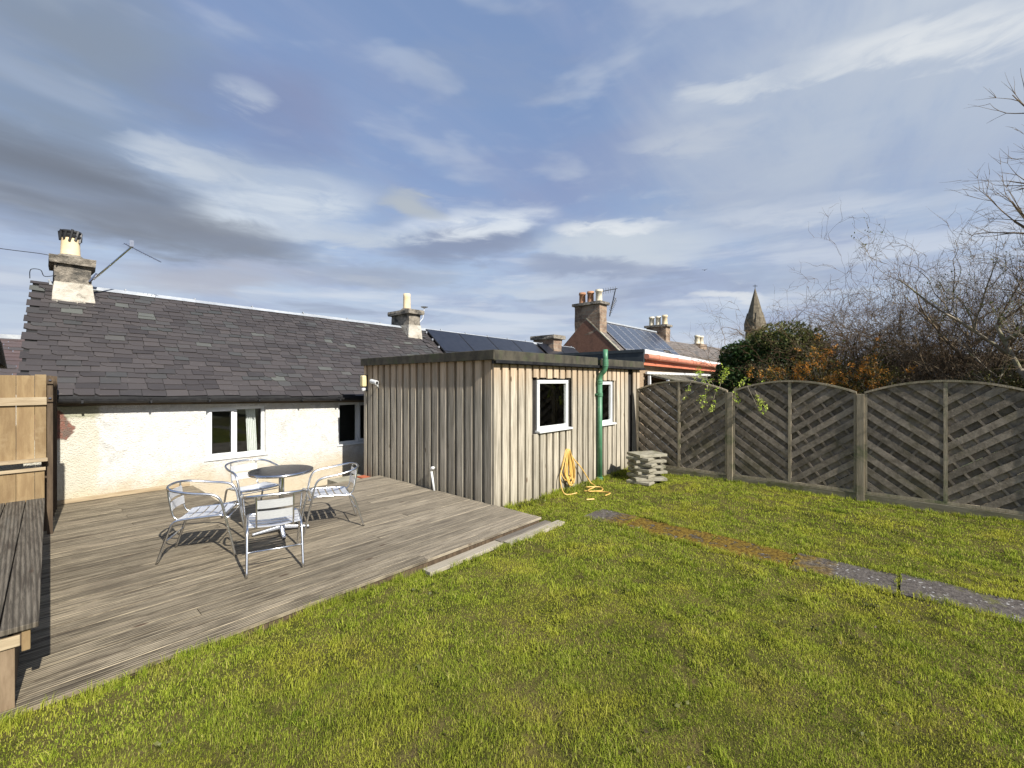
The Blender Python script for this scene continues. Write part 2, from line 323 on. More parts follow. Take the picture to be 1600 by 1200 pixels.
def tabletop_mat():
    m, t, b = newmat('textured_steel_top'); o = coords(t)
    ck = t.node('ShaderNodeTexVoronoi', feature='DISTANCE_TO_EDGE'); t.put(ck.inputs['Vector'], t.map(o, (1, 1, 1), rot=(0, 0, .4))); ck.inputs['Scale'].default_value = 26
    ck.inputs['Randomness'].default_value = .15
    c = t.mix(t.ss(ck.outputs[0], .02, .12), (.22, .22, .23), (.02, .02, .022))
    t.put(b.inputs['Base Color'], c); b.inputs['Roughness'].default_value = .5; b.inputs['Metallic'].default_value = .3
    setbump(t, b, ck.outputs[0], .5, .004); return m
M['tabletop'] = tabletop_mat()

def sandstone(name, a, b_, joint, sx=2.2, sy=4.0, amt=.5):
    m, t, b = newmat(name); o = coords(t)
    s_ = t.node('ShaderNodeSeparateXYZ'); t.put(s_.inputs[0], o)
    cb2 = t.node('ShaderNodeCombineXYZ'); t.put(cb2.inputs[0], t.m('ADD', s_.outputs[0], s_.outputs[1])); t.put(cb2.inputs[1], s_.outputs[2])
    br = t.node('ShaderNodeTexBrick'); t.put(br.inputs['Vector'], cb2.outputs[0]); br.inputs['Scale'].default_value = 1
    br.inputs['Brick Width'].default_value = .42; br.inputs['Row Height'].default_value = .2; br.inputs['Mortar Size'].default_value = .014
    br.inputs['Color1'].default_value = col4(a); br.inputs['Color2'].default_value = col4(b_); br.inputs['Mortar'].default_value = col4(joint)
    c = t.mix(t.ss(t.noise(o, 2.5, 5, .65), .4, .7), br.outputs[0], tuple(q * .5 for q in a))
    t.put(b.inputs['Base Color'], c); b.inputs['Roughness'].default_value = .95
    setbump(t, b, t.noise(o, 14, 5, .7), .7, .03); return m
M['stone'] = sandstone('brown_sandstone', (.24, .16, .11), (.34, .25, .17), (.30, .26, .20))
M['redstone'] = pmat('red_harled_gable', (.19, .095, .062), (.25, .135, .09), 12, c3=(.15, .085, .06), s3=2, rough=.95, bump=.6, tint=0)
M['spire'] = sandstone('grey_sandstone', (.15, .125, .085), (.19, .16, .11), (.12, .10, .07))

def pvcell():
    m, t, b = newmat('solar_cells'); o = coords(t)
    br = t.node('ShaderNodeTexBrick', offset=0.0)
    s_ = t.node('ShaderNodeSeparateXYZ'); t.put(s_.inputs[0], o)
    cb2 = t.node('ShaderNodeCombineXYZ'); t.put(cb2.inputs[0], s_.outputs[0]); t.put(cb2.inputs[1], s_.outputs[1]); t.put(br.inputs['Vector'], cb2.outputs[0])
    br.inputs['Scale'].default_value = 1; br.inputs['Brick Width'].default_value = .16; br.inputs['Row Height'].default_value = .12; br.inputs['Mortar Size'].default_value = .004
    br.inputs['Color1'].default_value = (.022, .032, .055, 1); br.inputs['Color2'].default_value = (.03, .042, .07, 1); br.inputs['Mortar'].default_value = (.13, .15, .19, 1)
    t.put(b.inputs['Base Color'], br.outputs[0]); b.inputs['Roughness'].default_value = .25; return m
M['pvcell'] = pvcell()

def lawnmat():
    m, t, b = newmat('lawn_soil'); o = coords(t)
    c = t.mix(t.ss(t.noise(o, 3, 5, .65), .35, .65), (.06, .062, .014), (.12, .10, .035))
    c = t.mix(t.ss(t.noise(o, 14, 5, .7), .58, .72), c, (.11, .08, .045))
    t.put(b.inputs['Base Color'], c); b.inputs['Roughness'].default_value = 1; b.inputs['Specular IOR Level'].default_value = .05
    setbump(t, b, t.noise(o, 40, 5, .7), .8, .03); return m
M['lawn'] = lawnmat()
def grassmat():
    m, t, b = newmat('grass_blade'); o = coords(t); i = island(t)
    g1, g2 = (.14, .205, .016), (.41, .455, .058)
    c = t.mix(i, g1, g2)
    straw = t.ss(t.m('FRACT', t.m('MULTIPLY', i, 11.7)), .86, .92)
    c = t.mix(t.m('MULTIPLY', straw, .8), c, (.50, .44, .15))
    n = t.noise(o, 1.1, 5, .65, .5); n2 = t.noise(t.map(o, (1, 1, 1), loc=(5, 3, 0)), 2.6, 5, .65, .4)
    c = t.mix(t.m('MULTIPLY', t.ss(n, .46, .66), .6), c, (.48, .46, .06))
    c = t.mix(t.m('MULTIPLY', t.ss(n2, .56, .70), .45), c, (.32, .25, .07))
    c = t.mix(t.m('MULTIPLY', t.ss(n2, .42, .30), .55), c, (.09, .17, .012))
    t.put(b.inputs['Base Color'], c); b.inputs['Roughness'].default_value = .7; b.inputs['Specular IOR Level'].default_value = .08
    tr = t.node('ShaderNodeBsdfTranslucent'); t.put(tr.inputs[0], c)
    mx = t.node('ShaderNodeMixShader'); mx.inputs[0].default_value = .35
    t.l.new(b.outputs[0], mx.inputs[1]); t.l.new(tr.outputs[0], mx.inputs[2])
    t.l.new(mx.outputs[0], t.n['Material Output'].inputs[0]); return m
M['grass'] = grassmat()
def pathmat():
    m, t, b = newmat('mossy_paving'); o = coords(t)
    s_ = t.node('ShaderNodeSeparateXYZ'); t.put(s_.inputs[0], o)
    n = t.noise(o, 4, 6, .7, .3); n2 = t.noise(o, 30, 4, .7)
    c = t.mix(t.ss(n2, .35, .65), (.065, .056, .050), (.13, .115, .10)); c = t.mix(t.m('MULTIPLY', t.ss(t.noise(o, 5, 6, .7), .55, .65), .7), c, (.12, .12, .035))
    vo = t.node('ShaderNodeTexVoronoi'); t.put(vo.inputs['Vector'], o); vo.inputs['Scale'].default_value = 24
    c = t.mix(t.m('MULTIPLY', t.ss(vo.outputs['Distance'], .30, .18), t.ss(t.noise(o, 7, 3, .6), .48, .6)), c, (.36, .35, .33))   # lichen dots
    yy = t.m('ADD', s_.outputs[1], t.m('MULTIPLY', t.m('SUBTRACT', n, .5), 1.2))
    moss = t.m('MULTIPLY', t.ss(yy, .45, .85), t.ss(yy, 3.1, 2.7))
    moss = t.m('MULTIPLY', moss, t.ss(t.noise(o, 8, 6, .75), .38, .47))
    c = t.mix(moss, c, t.mix(t.ss(n2, .4, .6), (.085, .050, .010), (.20, .135, .025)))
    t.put(b.inputs['Base Color'], c); b.inputs['Roughness'].default_value = .95; b.inputs['Specular IOR Level'].default_value = .1
    setbump(t, b, t.m('ADD', n2, t.m('MULTIPLY', moss, .8)), .8, .015); return m
M['path'] = pathmat()

# ---------------------------------------------------------------- mesh helpers
class MB:
    def __init__(s): s.v = []; s.f = []
    def add(s, vs, fs):
        k = len(s.v); s.v += [tuple(p) for p in vs]; s.f += [tuple(i + k for i in f) for f in fs]; return s
    def hexa(s, p):   # 8 points: bottom ring 0-3, top ring 4-7
        return s.add(p, [(3, 2, 1, 0), (4, 5, 6, 7), (0, 1, 5, 4), (1, 2, 6, 5), (2, 3, 7, 6), (3, 0, 4, 7)])
    def box(s, x0, x1, y0, y1, z0, z1, rz=0, piv=None, rot=None):
        p = [Vector(q) for q in ((x0, y0, z0), (x1, y0, z0), (x1, y1, z0), (x0, y1, z0), (x0, y0, z1), (x1, y0, z1), (x1, y1, z1), (x0, y1, z1))]
        if rz or rot:
            c = Vector(piv) if piv else Vector(((x0 + x1) / 2, (y0 + y1) / 2, (z0 + z1) / 2))
            mt = rot if rot else Matrix.Rotation(rz, 3, 'Z')
            p = [mt @ (q - c) + c for q in p]
        return s.hexa(p)
    def prism(s, poly, ext):   # closed polygon (list of Vector) extruded by vector
        n = len(poly); e = Vector(ext); a = [Vector(q) for q in poly]; b = [q + e for q in a]
        return s.add(a + b, [tuple(range(n))[::-1], tuple(range(n, 2 * n))] + [(i, (i + 1) % n, n + (i + 1) % n, n + i) for i in range(n)])
    def tube(s, pts, r, n=8, cap=True, rads=None):
        pts = [Vector(p) for p in pts]; rr = rads or [r] * len(pts); rings = []; up = None
        for i, p in enumerate(pts):
            d = (pts[min(i + 1, len(pts) - 1)] - pts[max(i - 1, 0)]).normalized()
            if up is None:
                up = Vector((0, 0, 1)) if abs(d.z) < .9 else Vector((1, 0, 0))
            a = d.cross(up)
            if a.length < 1e-5: a = d.orthogonal()
            a.normalize(); b = a.cross(d).normalized(); up = b
            rings.append([p + (a * math.cos(q) + b * math.sin(q)) * rr[i] for q in [2 * math.pi * j / n for j in range(n)]])
        vs = [q for r_ in rings for q in r_]; fs = []
        for i in range(len(rings) - 1):
            for j in range(n): fs.append((i * n + j, i * n + (j + 1) % n, (i + 1) * n + (j + 1) % n, (i + 1) * n + j))
        if cap: fs += [tuple(range(n))[::-1], tuple(range((len(rings) - 1) * n, len(rings) * n))]
        return s.add(vs, fs)
    def lathe(s, prof, c=(0, 0, 0), n=24, sx=1, sy=1):
        vs = []; fs = []
        for r, z in prof:
            for j in range(n): vs.append((c[0] + r * sx * math.cos(2 * math.pi * j / n), c[1] + r * sy * math.sin(2 * math.pi * j / n), c[2] + z))
        for i in range(len(prof) - 1):
            for j in range(n): fs.append((i * n + j, i * n + (j + 1) % n, (i + 1) * n + (j + 1) % n, (i + 1) * n + j))
        fs += [tuple(range(n))[::-1], tuple(range((len(prof) - 1) * n, len(prof) * n))]
        return s.add(vs, fs)
    def build(s, name, mat, parent=None, smooth=False, bevel=0, origin=None):
        o = origin if origin is not None else (ORI.get(parent.name, Vector()) if parent else Vector())
        me = bpy.data.meshes.new(name); me.from_pydata([(p[0] - o[0], p[1] - o[1], p[2] - o[2]) for p in s.v], [], s.f)
        me.materials.append(mat); ob = bpy.data.objects.new(name, me); COL.objects.link(ob)
        if smooth: me.polygons.foreach_set('use_smooth', [True] * len(me.polygons))
        if bevel:
            bv = ob.modifiers.new('bevel', 'BEVEL'); bv.width = bevel; bv.segments = 2; bv.limit_method = 'ANGLE'; bv.harden_normals = False
        if parent: ob.parent = parent
        else: ob.location = o
        ORI[ob.name] = Vector(o); return ob
ORI = {}
def tag(o, label=None, cat=None, group=None, kind=None):
    if label: o['label'] = label
    if cat: o['category'] = cat
    if group: o['group'] = group
    if kind: o['kind'] = kind
    return o
def thing(name, loc, label, cat, group=None):
    o = bpy.data.objects.new(name, None); COL.objects.link(o); o.location = loc; o.empty_display_size = .2
    ORI[o.name] = Vector(loc); return tag(o, label, cat, group)
def smooth_path(pts, k=6, closed=False):
    pts = [Vector(p) for p in pts]; out = []; n = len(pts)
    for i in range(n if closed else n - 1):
        g = (lambda j: pts[j % n]) if closed else (lambda j: pts[max(0, min(n - 1, j))])
        p0, p1, p2, p3 = g(i - 1), g(i), g(i + 1), g(i + 2)
        for q in range(k):
            u = q / k
            out.append(.5 * ((2 * p1) + (p2 - p0) * u + (2 * p0 - 5 * p1 + 4 * p2 - p3) * u * u + (3 * p1 - p0 - 3 * p2 + p3) * u ** 3))
    out.append(pts[0] if closed else pts[-1]); return out
def npmesh(name, verts, faces_flat, loop_tot, mat, parent=None, origin=(0, 0, 0), smooth=False):
    me = bpy.data.meshes.new(name); v = verts - np.array(origin, dtype=verts.dtype)
    me.vertices.add(len(v)); me.vertices.foreach_set('co', v.astype(np.float32).ravel())
    me.loops.add(len(faces_flat)); me.loops.foreach_set('vertex_index', faces_flat.astype(np.int32))
    me.polygons.add(len(loop_tot)); st = np.concatenate([[0], np.cumsum(loop_tot)[:-1]]).astype(np.int32)
    me.polygons.foreach_set('loop_start', st)
    try: me.polygons.foreach_set('loop_total', loop_tot.astype(np.int32))
    except Exception: pass
    me.update(calc_edges=True)
    me.materials.append(mat); ob = bpy.data.objects.new(name, me); COL.objects.link(ob)
    if parent: ob.parent = parent
    else: ob.location = origin
    return ob
def vnoise(x, y, seed=0):     # numpy value noise 0..1
    xi = np.floor(x).astype(np.int64); yi = np.floor(y).astype(np.int64); fx = x - xi; fy = y - yi
    fx = fx * fx * (3 - 2 * fx); fy = fy * fy * (3 - 2 * fy)
    def h(a, b):
        n = (a * 374761393 + b * 668265263 + seed * 974634777) & 0x7fffffff
        n = ((n ^ (n >> 13)) * 1274126177) & 0x7fffffff
        return ((n ^ (n >> 16)) & 0xffff) / 65535.0
    return (h(xi, yi) * (1 - fx) + h(xi + 1, yi) * fx) * (1 - fy) + (h(xi, yi + 1) * (1 - fx) + h(xi + 1, yi + 1) * fx) * fy
def fbm(x, y, seed=0, o=3):
    s = 0; a = .5; n = 0
    for k in range(o): s = s + a * vnoise(x * 2 ** k, y * 2 ** k, seed + k); n += a; a *= .5
    return s / n
def sstep(a, b, x): u = np.clip((x - a) / (b - a), 0, 1); return u * u * (3 - 2 * u)

# ---------------------------------------------------------------- terrain
def H(x, y, cut=True):
    x = np.asarray(x, float); y = np.asarray(y, float)
    h = -.085 + .035 * (1 - sstep(.5, 3.0, x)) - .01
    h = h + .045 * (fbm(x * .9 + 7, y * .9, 3) - .5) + .05 * (fbm(x * 3.1, y * 3.1, 9) - .5) + .035 * (fbm(x * 7.3, y * 7.3, 19, 2) - .5)
    h = h + .05 * np.exp(-(((x - 8.1) / .45) ** 2 + ((y - 2.7) / .5) ** 2))
    h = h - .03 * sstep(3.2, 3.5, y) * (x > 2.4)
    if cut: h = h - .035 * sstep(5.09, 5.15, x) * sstep(5.74, 5.68, x) * sstep(3.40, 3.33, y)
    return h
def grid(name, x0, x1, y0, y1, step, mat, zf):
    xs = np.arange(x0, x1 + 1e-6, step); ys = np.arange(y0, y1 + 1e-6, step)
    X, Y = np.meshgrid(xs, ys); Z = zf(X, Y); v = np.stack([X.ravel(), Y.ravel(), Z.ravel()], 1)
    nx = len(xs); ny = len(ys); i = np.arange((nx - 1) * (ny - 1)); r = i // (nx - 1); q = i % (nx - 1)
    a = r * nx + q; f = np.stack([a, a + 1, a + 1 + nx, a + nx], 1).ravel()
    return npmesh(name, v, f, np.full((nx - 1) * (ny - 1), 4), mat)
tag(MB().add([(-400, -400, -.62), (400, -400, -.62), (400, 400, -.62), (-400, 400, -.62)], [(0, 1, 2, 3)]).build('ground', M['ground']), kind='structure', label='garden and field ground reaching to the horizon')
lawn = grid('lawn', -6, 8.88, -8, 4.5, .05, M['lawn'], H); tag(lawn, 'soil and moss surface under the lawn grass', kind='structure')
# neighbouring garden soil beyond the fence
tag(MB().add([(8.95, -30, -.2), (60, -30, -.2), (60, 30, -.2), (8.95, 30, -.2)], [(0, 1, 2, 3)]).build('neighbouring_ground', M['ground']), kind='structure')
tag(MB().add([(-1.5, 4.6, -.42), (4.6, 4.6, -.42), (4.6, 9.13, -.42), (-1.5, 9.13, -.42)], [(0, 1, 2, 3)]).build('sunken_path', M['path_lower']), kind='structure')

# garden path of slabs (X 5.15..5.68)
mb = MB(); ys = [3.32, 2.72, 1.70, .87, .03, -.86, -1.76, -2.66, -3.56]
for a, b in zip(ys[:-1], ys[1:]):
    x0, x1 = 5.15 + random.uniform(-.015, .015), 5.68 + random.uniform(-.015, .015)
    z = float(H(5.4, (a + b) / 2, False)) + .004; e = random.uniform(-.006, .006)
    mb.hexa([(x0, b + .005, z - .05), (x1, b + .005, z - .05), (x1, a - .005, z - .05), (x0, a - .005, z - .05),
             (x0, b + .005, z + e), (x1, b + .005, z), (x1, a - .005, z - e), (x0, a - .005, z)])
tag(mb.build('garden_path', M['path'], bevel=.006), 'paving path with orange moss crossing the lawn', kind='structure')

# ---------------------------------------------------------------- grass (one mass of blades)
def make_grass():
    P = []
    def region(x0, x1, y0, y1, dens, lo, hi):
        n = int((x1 - x0) * (y1 - y0) * dens); x = rng.uniform(x0, x1, n); y = rng.uniform(y0, y1, n)
        d = .7443 * x + .6679 * y; dist = np.hypot(x, y); lat = .6679 * x - .7443 * y
        k = (dist >= lo) & (dist < hi)
        return x[k], y[k]
    def blades(x, y, hgt, wid, lean=.5):
        n = len(x); z = H(x, y, False)
        fl = fbm(x * 1.3, y * 1.3, 21) * 9; th = rng.uniform(0, 6.283, n) * .8 + fl; th2 = rng.uniform(0, 6.283, n)
        L = hgt * rng.uniform(.55, 1.35, n); le = np.abs(rng.normal(lean, .35, n)).clip(.05, 1.3)
        dx, dy = np.cos(th), np.sin(th); wx, wy = np.cos(th2), np.sin(th2)
        w0 = wid * rng.uniform(.6, 1.3, n)
        bx, by, bz = x, y, z - .004
        mx, my, mz = x + dx * L * le * .3, y + dy * L * le * .3, z + L * .6
        tx, ty, tz = x + dx * L * le * .95, y + dy * L * le * .95, z + L * np.clip(1.05 - le * .45, .25, 1)
        v = np.empty((n, 5, 3)); v[:, 0] = np.stack([bx - wx * w0, by - wy * w0, bz], 1); v[:, 1] = np.stack([bx + wx * w0, by + wy * w0, bz], 1)
        v[:, 2] = np.stack([mx + wx * w0 * .8, my + wy * w0 * .8, mz], 1); v[:, 3] = np.stack([mx - wx * w0 * .8, my - wy * w0 * .8, mz], 1)
        v[:, 4] = np.stack([tx, ty, tz], 1); return v
    out = []
    rings = [(0, 1.6, 900, .025, .0018), (1.6, 3.0, 15000, .025, .00125), (3.0, 4.6, 9500, .025, .0019), (4.6, 6.8, 5200, .025, .0028), (6.8, 10.5, 2600, .025, .0040)]
    for lo, hi, dens, hg, wd in rings:
        x, y = region(-1.6, 8.86, -4.5, 4.5, dens, lo, hi)
        d = .7443 * x + .6679 * y; lat = .6679 * x - .7443 * y
        infr = (d > .2) & (np.abs(lat) < d * 1.22 + .5)
        keep = infr | (rng.random(len(x)) < .18)
        # holes: deck, path, extension, steps
        edge = .06 * (fbm(x * 5, y * 5, 5) - .5)
        deck = (y > 3.535) & (x < 4.60)
        e1 = .09 * sstep(.35, .75, fbm(x * 4, y * 4, 5)); e2 = .09 * sstep(.35, .75, fbm(x * 4, y * 4, 15)); path = (x > 5.155 + e1) & (x < 5.675 - e2) & (y < 3.28 - e1 * 2)
        joint = np.zeros_like(deck)
        for q in ys[1:-1]: joint |= (np.abs(y - q) < .018) & (rng.random(len(x)) < .8)
        bare = fbm(x * 1.6 + 3, y * 1.6, 31); b2 = fbm(x * 6.5, y * 6.5, 41)
        thin = rng.random(len(x)) < np.clip(1.25 - 1.0 * sstep(.60, .80, b2) - .25 * sstep(.5, .8, bare), .18, 1)
        stp = (x > 2.6) & (x < 3.72) & (y > 3.39) | (x > 3.65) & (x < 4.74) & (y > 3.33)
        keep &= ~deck & (~path | joint) & ~((y > 4.42) & (x > 4.55)) & thin & ~stp
        x, y = x[keep], y[keep]
        h = hg * (.34 + 1.15 * fbm(x * 3, y * 3, 51)) * (.8 + .6 * sstep(.5, .8, fbm(x * 9, y * 9, 61)))
        out.append(blades(x, y, h, wd))
        k = rng.random(len(x)) < .55; out.append(blades(x[k] + rng.normal(0, .02, k.sum()), y[k] + rng.normal(0, .02, k.sum()), h[k] * .45, wd * 1.1, 1.0))
    # tufts: loose longer clumps on the lawn and along the edges
    def tuft(cx, cy, n, r, hg, wd, lean=.6):
        a = rng.normal(0, r, n); b = rng.normal(0, r, n); return blades(cx + a, cy + b, np.full(n, hg), wd, lean)
    for _ in range(620):
        cx, cy = rng.uniform(-.8, 8.7), rng.uniform(-2.5, 4.3)
        if (cy > 3.45 and cx < 4.7) or (5.1 < cx < 5.75 and cy < 3.35): continue
        out.append(tuft(cx, cy, 60, .035, .05, .0016 if cx + cy < 4.5 else .0026, .8))
    for _ in range(170):                                         # deck front edge
        cx = rng.uniform(-1.2, 2.65)
        out.append(tuft(cx, 3.515 - abs(rng.normal(0, .012)), 26, .018, rng.uniform(.045, .085), .0014))
    for _ in range(60):
        cx = rng.uniform(2.4, 4.8); out.append(tuft(cx, 3.36 - abs(rng.normal(0, .02)), 22, .02, rng.uniform(.05, .085), .0018))
    for _ in range(260):                                         # foot of the extension
        cx = rng.uniform(4.7, 8.8); out.append(tuft(cx, 4.36 - abs(rng.normal(0, .04)), 18, .03, rng.uniform(.05, .12), .003, .5))
    for _ in range(200):                                         # along the gravel boards
        out.append(tuft(8.80 - abs(rng.normal(0, .02)), rng.uniform(-3, 4.2), 16, .03, rng.uniform(.04, .07), .003))
    for _ in range(330):
        s_ = rng.choice([5.15, 5.68]); out.append(tuft(s_ + rng.normal(0, .02), rng.uniform(-2, 3.3), 14, .025, .05, .002))
    v = np.concatenate(out); n = len(v); print('blades', n)
    a = np.arange(n)[:, None] * 5; f = np.concatenate([a + np.array([[0, 1, 2, 3]]), a + np.array([[3, 2, 4]])], 1).ravel()
    ob = npmesh('grass', v.reshape(-1, 3), f, np.tile([4, 3], n), M['grass'])
    tag(ob, 'short green and straw coloured grass covering the lawn', 'grass', kind='stuff')
make_grass()

# broad-leaved weeds and stray bits at the foot of the extension
def leafcloud(name, pts, size, mat, parent=None, origin=(0, 0, 0), up=.0, aspect=.55):
    pts = np.asarray(pts); n = len(pts); s_ = size * rng.uniform(.6, 1.35, n)
    d = rng.normal(0, 1, (n, 3)); d[:, 2] += up; d /= np.linalg.norm(d, axis=1)[:, None]
    e = np.cross(d, rng.normal(0, 1, (n, 3))); e /= np.linalg.norm(e, axis=1)[:, None]; nn = np.cross(d, e)
    v = np.empty((n, 4, 3)); S_ = s_[:, None]
    v[:, 0] = pts; v[:, 1] = pts + d * S_ * .5 + e * S_ * aspect * .5 + nn * S_ * .1; v[:, 2] = pts + d * S_; v[:, 3] = pts + d * S_ * .5 - e * S_ * aspect * .5 + nn * S_ * .1
    a = np.arange(n)[:, None] * 4
    f = np.concatenate([a + [[0, 1, 2]], a + [[0, 2, 3]]], 1).ravel()
    return npmesh(name, v.reshape(-1, 3), f, np.full(2 * n, 3), mat, parent, origin)
pts = []
for _ in range(34):
    cx, cy = rng.uniform(4.9, 8.6), 4.36 - abs(rng.normal(0, .05)); z = float(H(cx, cy))
    for k in range(14): pts.append((cx + rng.normal(0, .025), cy + rng.normal(0, .02), z + rng.uniform(.0, .05)))
tag(leafcloud('weeds', pts, .05, M['ivylight'], up=.8), 'small broad leaved weeds at the foot of the timber extension', 'weeds', kind='stuff')

pts = []
for _ in range(70):
    cx, cy = rng.uniform(.3, 8.5), rng.uniform(-1.5, 4.2)
    if (cy > 3.3 and cx < 4.8) or 5.1 < cx < 5.75: continue
    z = float(H(cx, cy))
    for k in range(rng.integers(4, 12)): pts.append((cx + rng.normal(0, .02), cy + rng.normal(0, .02), z + rng.uniform(.008, .022)))
tag(leafcloud('lawn_weeds', pts, .026, M['ivylight'], up=.5, aspect=.8), 'small flat weeds dotted through the lawn', 'weeds', kind='stuff')
pts = []
for _ in range(260):
    cx, cy = rng.uniform(.0, 8.7), rng.uniform(-1.8, 4.3)
    if cy > 3.3 and cx < 4.8: continue
    pts.append((cx, cy, float(H(cx, cy)) + .02))
tag(leafcloud('fallen_leaves', pts, .028, M['deadleaf'], up=.2), 'scattered dead leaves and twigs lying in the grass', 'leaves', kind='stuff')
# ---------------------------------------------------------------- deck
mb = MB(); y = 3.556; n = 0
while y < 9.05:
    y1 = y + .142
    xr = 4.545 if y < 7.40 else 1.93
    xr = xr if y1 < 7.5 or y >= 7.4 else 4.545
    xl = -1.7; cuts = [xl]
    jx = random.choice([.9, 2.7, 1.6, 3.4]); 
    if jx < xr - .5 and n % 3 == 0: cuts.append(jx)
    cuts.append(xr + random.uniform(-.006, .006))
    for a, b in zip(cuts[:-1], cuts[1:]):
        dz = random.uniform(-.0025, .0025)
        mb.box(a + .002, b - .002, y, min(y1, 9.10), -.028 + dz, dz)
    y = y1 + .008; n += 1
deck = mb.build('deck', M['deck'], bevel=.003); tag(deck, 'weathered reeded timber decking beside the cottage', kind='structure')
mb = MB()
mb.box(-1.7, 4.52, 3.575, 3.62, -.15, -.03); mb.box(4.49, 4.53, 3.62, 4.4, -.15, -.03)
for x in np.arange(-1.5, 4.4, .45): mb.box(x, x + .045, 3.63, 7.47, -.15, -.03)
mb.box(1.95, 4.5, 7.44, 7.48, -.4, -.03); mb.box(1.90, 1.93, 7.5, 9.05, -.4, -.03)
tag(mb.build('deck_frame', M['darkwood']), kind='structure')
# low planks laid against the front of the deck
def plank(x0, x1, y0, y1, z1, m, label, th=.04, rz=0):
    o = MB().box(x0, x1, y0, y1, z1 - th, z1, rz).build('plank', m, bevel=.004, origin=((x0 + x1) / 2, (y0 + y1) / 2, z1 - th))
    return tag(o, label, 'plank')
M['plank'] = pmat('bleached_plank', (.30, .265, .20), (.38, .34, .27), 7, (.35, 3, 3), c3=(.3, .27, .2), rough=.9, bump=.4, tint=.1)
M['plankdark'] = pmat('dark_plank', (.13, .115, .095), (.18, .16, .13), 7, (.35, 3, 3), rough=.9, bump=.4, tint=.1)
plank(2.62, 3.66, 3.42, 3.55, -.066, M['plank'], 'pale bleached plank lying half in the grass along the deck edge', rz=.01)
plank(3.66, 4.62, 3.455, 3.55, -.056, M['plankdark'], 'dark grey plank tight against the deck corner')
plank(3.70, 4.76, 3.335, 3.45, -.064, M['plank'], 'pale plank outermost at the deck corner by the lawn', rz=-.006)

# ---------------------------------------------------------------- windows
def window(parent, x0, x1, z0, z1, yf, mull=(), fw=.055, sill=True, sashes=None):
    fr = MB(); d0, d1 = yf, yf + .06
    fr.box(x0, x1, d0, d1, z0, z0 + fw); fr.box(x0, x1, d0, d1, z1 - fw, z1)
    fr.box(x0, x0 + fw, d0, d1, z0 + fw, z1 - fw); fr.box(x1 - fw, x1, d0, d1, z0 + fw, z1 - fw)
    for mx in mull: fr.box(mx - fw * .6, mx + fw * .6, d0, d1, z0 + fw, z1 - fw)
    wn = fr.build('window', M['white'], parent, bevel=.004)
    for a, b in (sashes or []):      # raised opening sash
        s_ = MB(); q = .045; y0 = yf - .018
        s_.box(a, b, y0, yf - .001, z0 + fw * .6, z0 + fw * .6 + q); s_.box(a, b, y0, yf - .001, z1 - fw * .6 - q, z1 - fw * .6)
        s_.box(a, a + q, y0, yf - .001, z0 + fw * .6 + q, z1 - fw * .6 - q); s_.box(b - q, b, y0, yf - .001, z0 + fw * .6 + q, z1 - fw * .6 - q)
        s = s_.build('sash', M['white'], wn, bevel=.003)
    MB().box(x0 + .02, x1 - .02, yf + .028, yf + .034, z0 + .02, z1 - .02).build('pane', M['glass'], wn)
    if sill: MB().box(x0 - .03, x1 + .04, yf - .075, yf + .055, z0 - .035, z0 - .001).build('sill', M['white'], wn, bevel=.004)
    return wn
def wall_with_holes(mb, x0, x1, z0, z1, y0, y1, holes):
    xs = sorted({x0, x1, *[h[0] for h in holes], *[h[1] for h in holes]})
    for a, b in zip(xs[:-1], xs[1:]):
        hs = sorted([h for h in holes if h[0] < b - 1e-6 and h[1] > a + 1e-6], key=lambda h: h[2])
        z = z0
        for h in hs:
            mb.box(a, b, y0, y1, z, h[2]); z = h[3]
        mb.box(a, b, y0, y1, z, z1)

# ---------------------------------------------------------------- roofs of slates
def slated(P, x0, x1, rows, wmin=.19, wmax=.29, ragged=True, lift=.018, ragl=.0):
    """P(x, v) -> point on the slope, v 0 at the eave, 1 at the ridge"""
    mb = MB(); nrm = (P(x0 + 1, 0) - P(x0, 0)).cross(P(x0, 1) - P(x0, 0)).normalized()
    if nrm.z < 0: nrm = -nrm
    vs = [(r / rows) ** .93 for r in range(rows + 1)]
    for r in range(rows):
        v0 = vs[r]; v1 = min(1, vs[r] + (vs[r + 1] - vs[r]) * 1.6)
        x = x0 + (random.uniform(0, wmin) if r % 2 else 0) - random.uniform(0, ragl)
        first = True
        while x < x1:
            wd = random.uniform(wmin, wmax) * (1.15 - .25 * r / rows)
            xe = min(x1, x + wd); j = random.uniform(-.006, .006); j2 = j + random.uniform(-.004, .004)
            l = lift * random.uniform(.75, 1.35) + .004; g = .0045
            if xe - x > .05:
                a = P(x + g, v0 + j); b = P(xe - g, v0 + j2); c_ = P(xe - g, v1); d = P(x + g, v1)
                a1, b1, c1, d1 = a + nrm * (l + random.uniform(-.002, .003)), b + nrm * l, c_ + nrm * .006, d + nrm * .006
                if random.random() < .25:   # chipped corner
                    q = random.uniform(.12, .35); cc = P(x + g + (xe - x) * q, v0 + j); e1 = P(x + g, v0 + j + (vs[r + 1] - vs[r]) * .28)
                    mb.add([cc, b, c_, d, e1, cc + nrm * l, b1, c1, d1, e1 + nrm * l], [(5, 6, 7, 8, 9), (0, 1, 6, 5), (1, 2, 7, 6), (4, 0, 5, 9), (3, 4, 9, 8)])
                else:
                    a, b = a1 - nrm * .008, b1 - nrm * .008; mb.add([a, b, c_, d, a1, b1, c1, d1], [(4, 5, 6, 7), (0, 1, 5, 4), (1, 2, 6, 5), (3, 0, 4, 7)])
            x = xe
    return mb
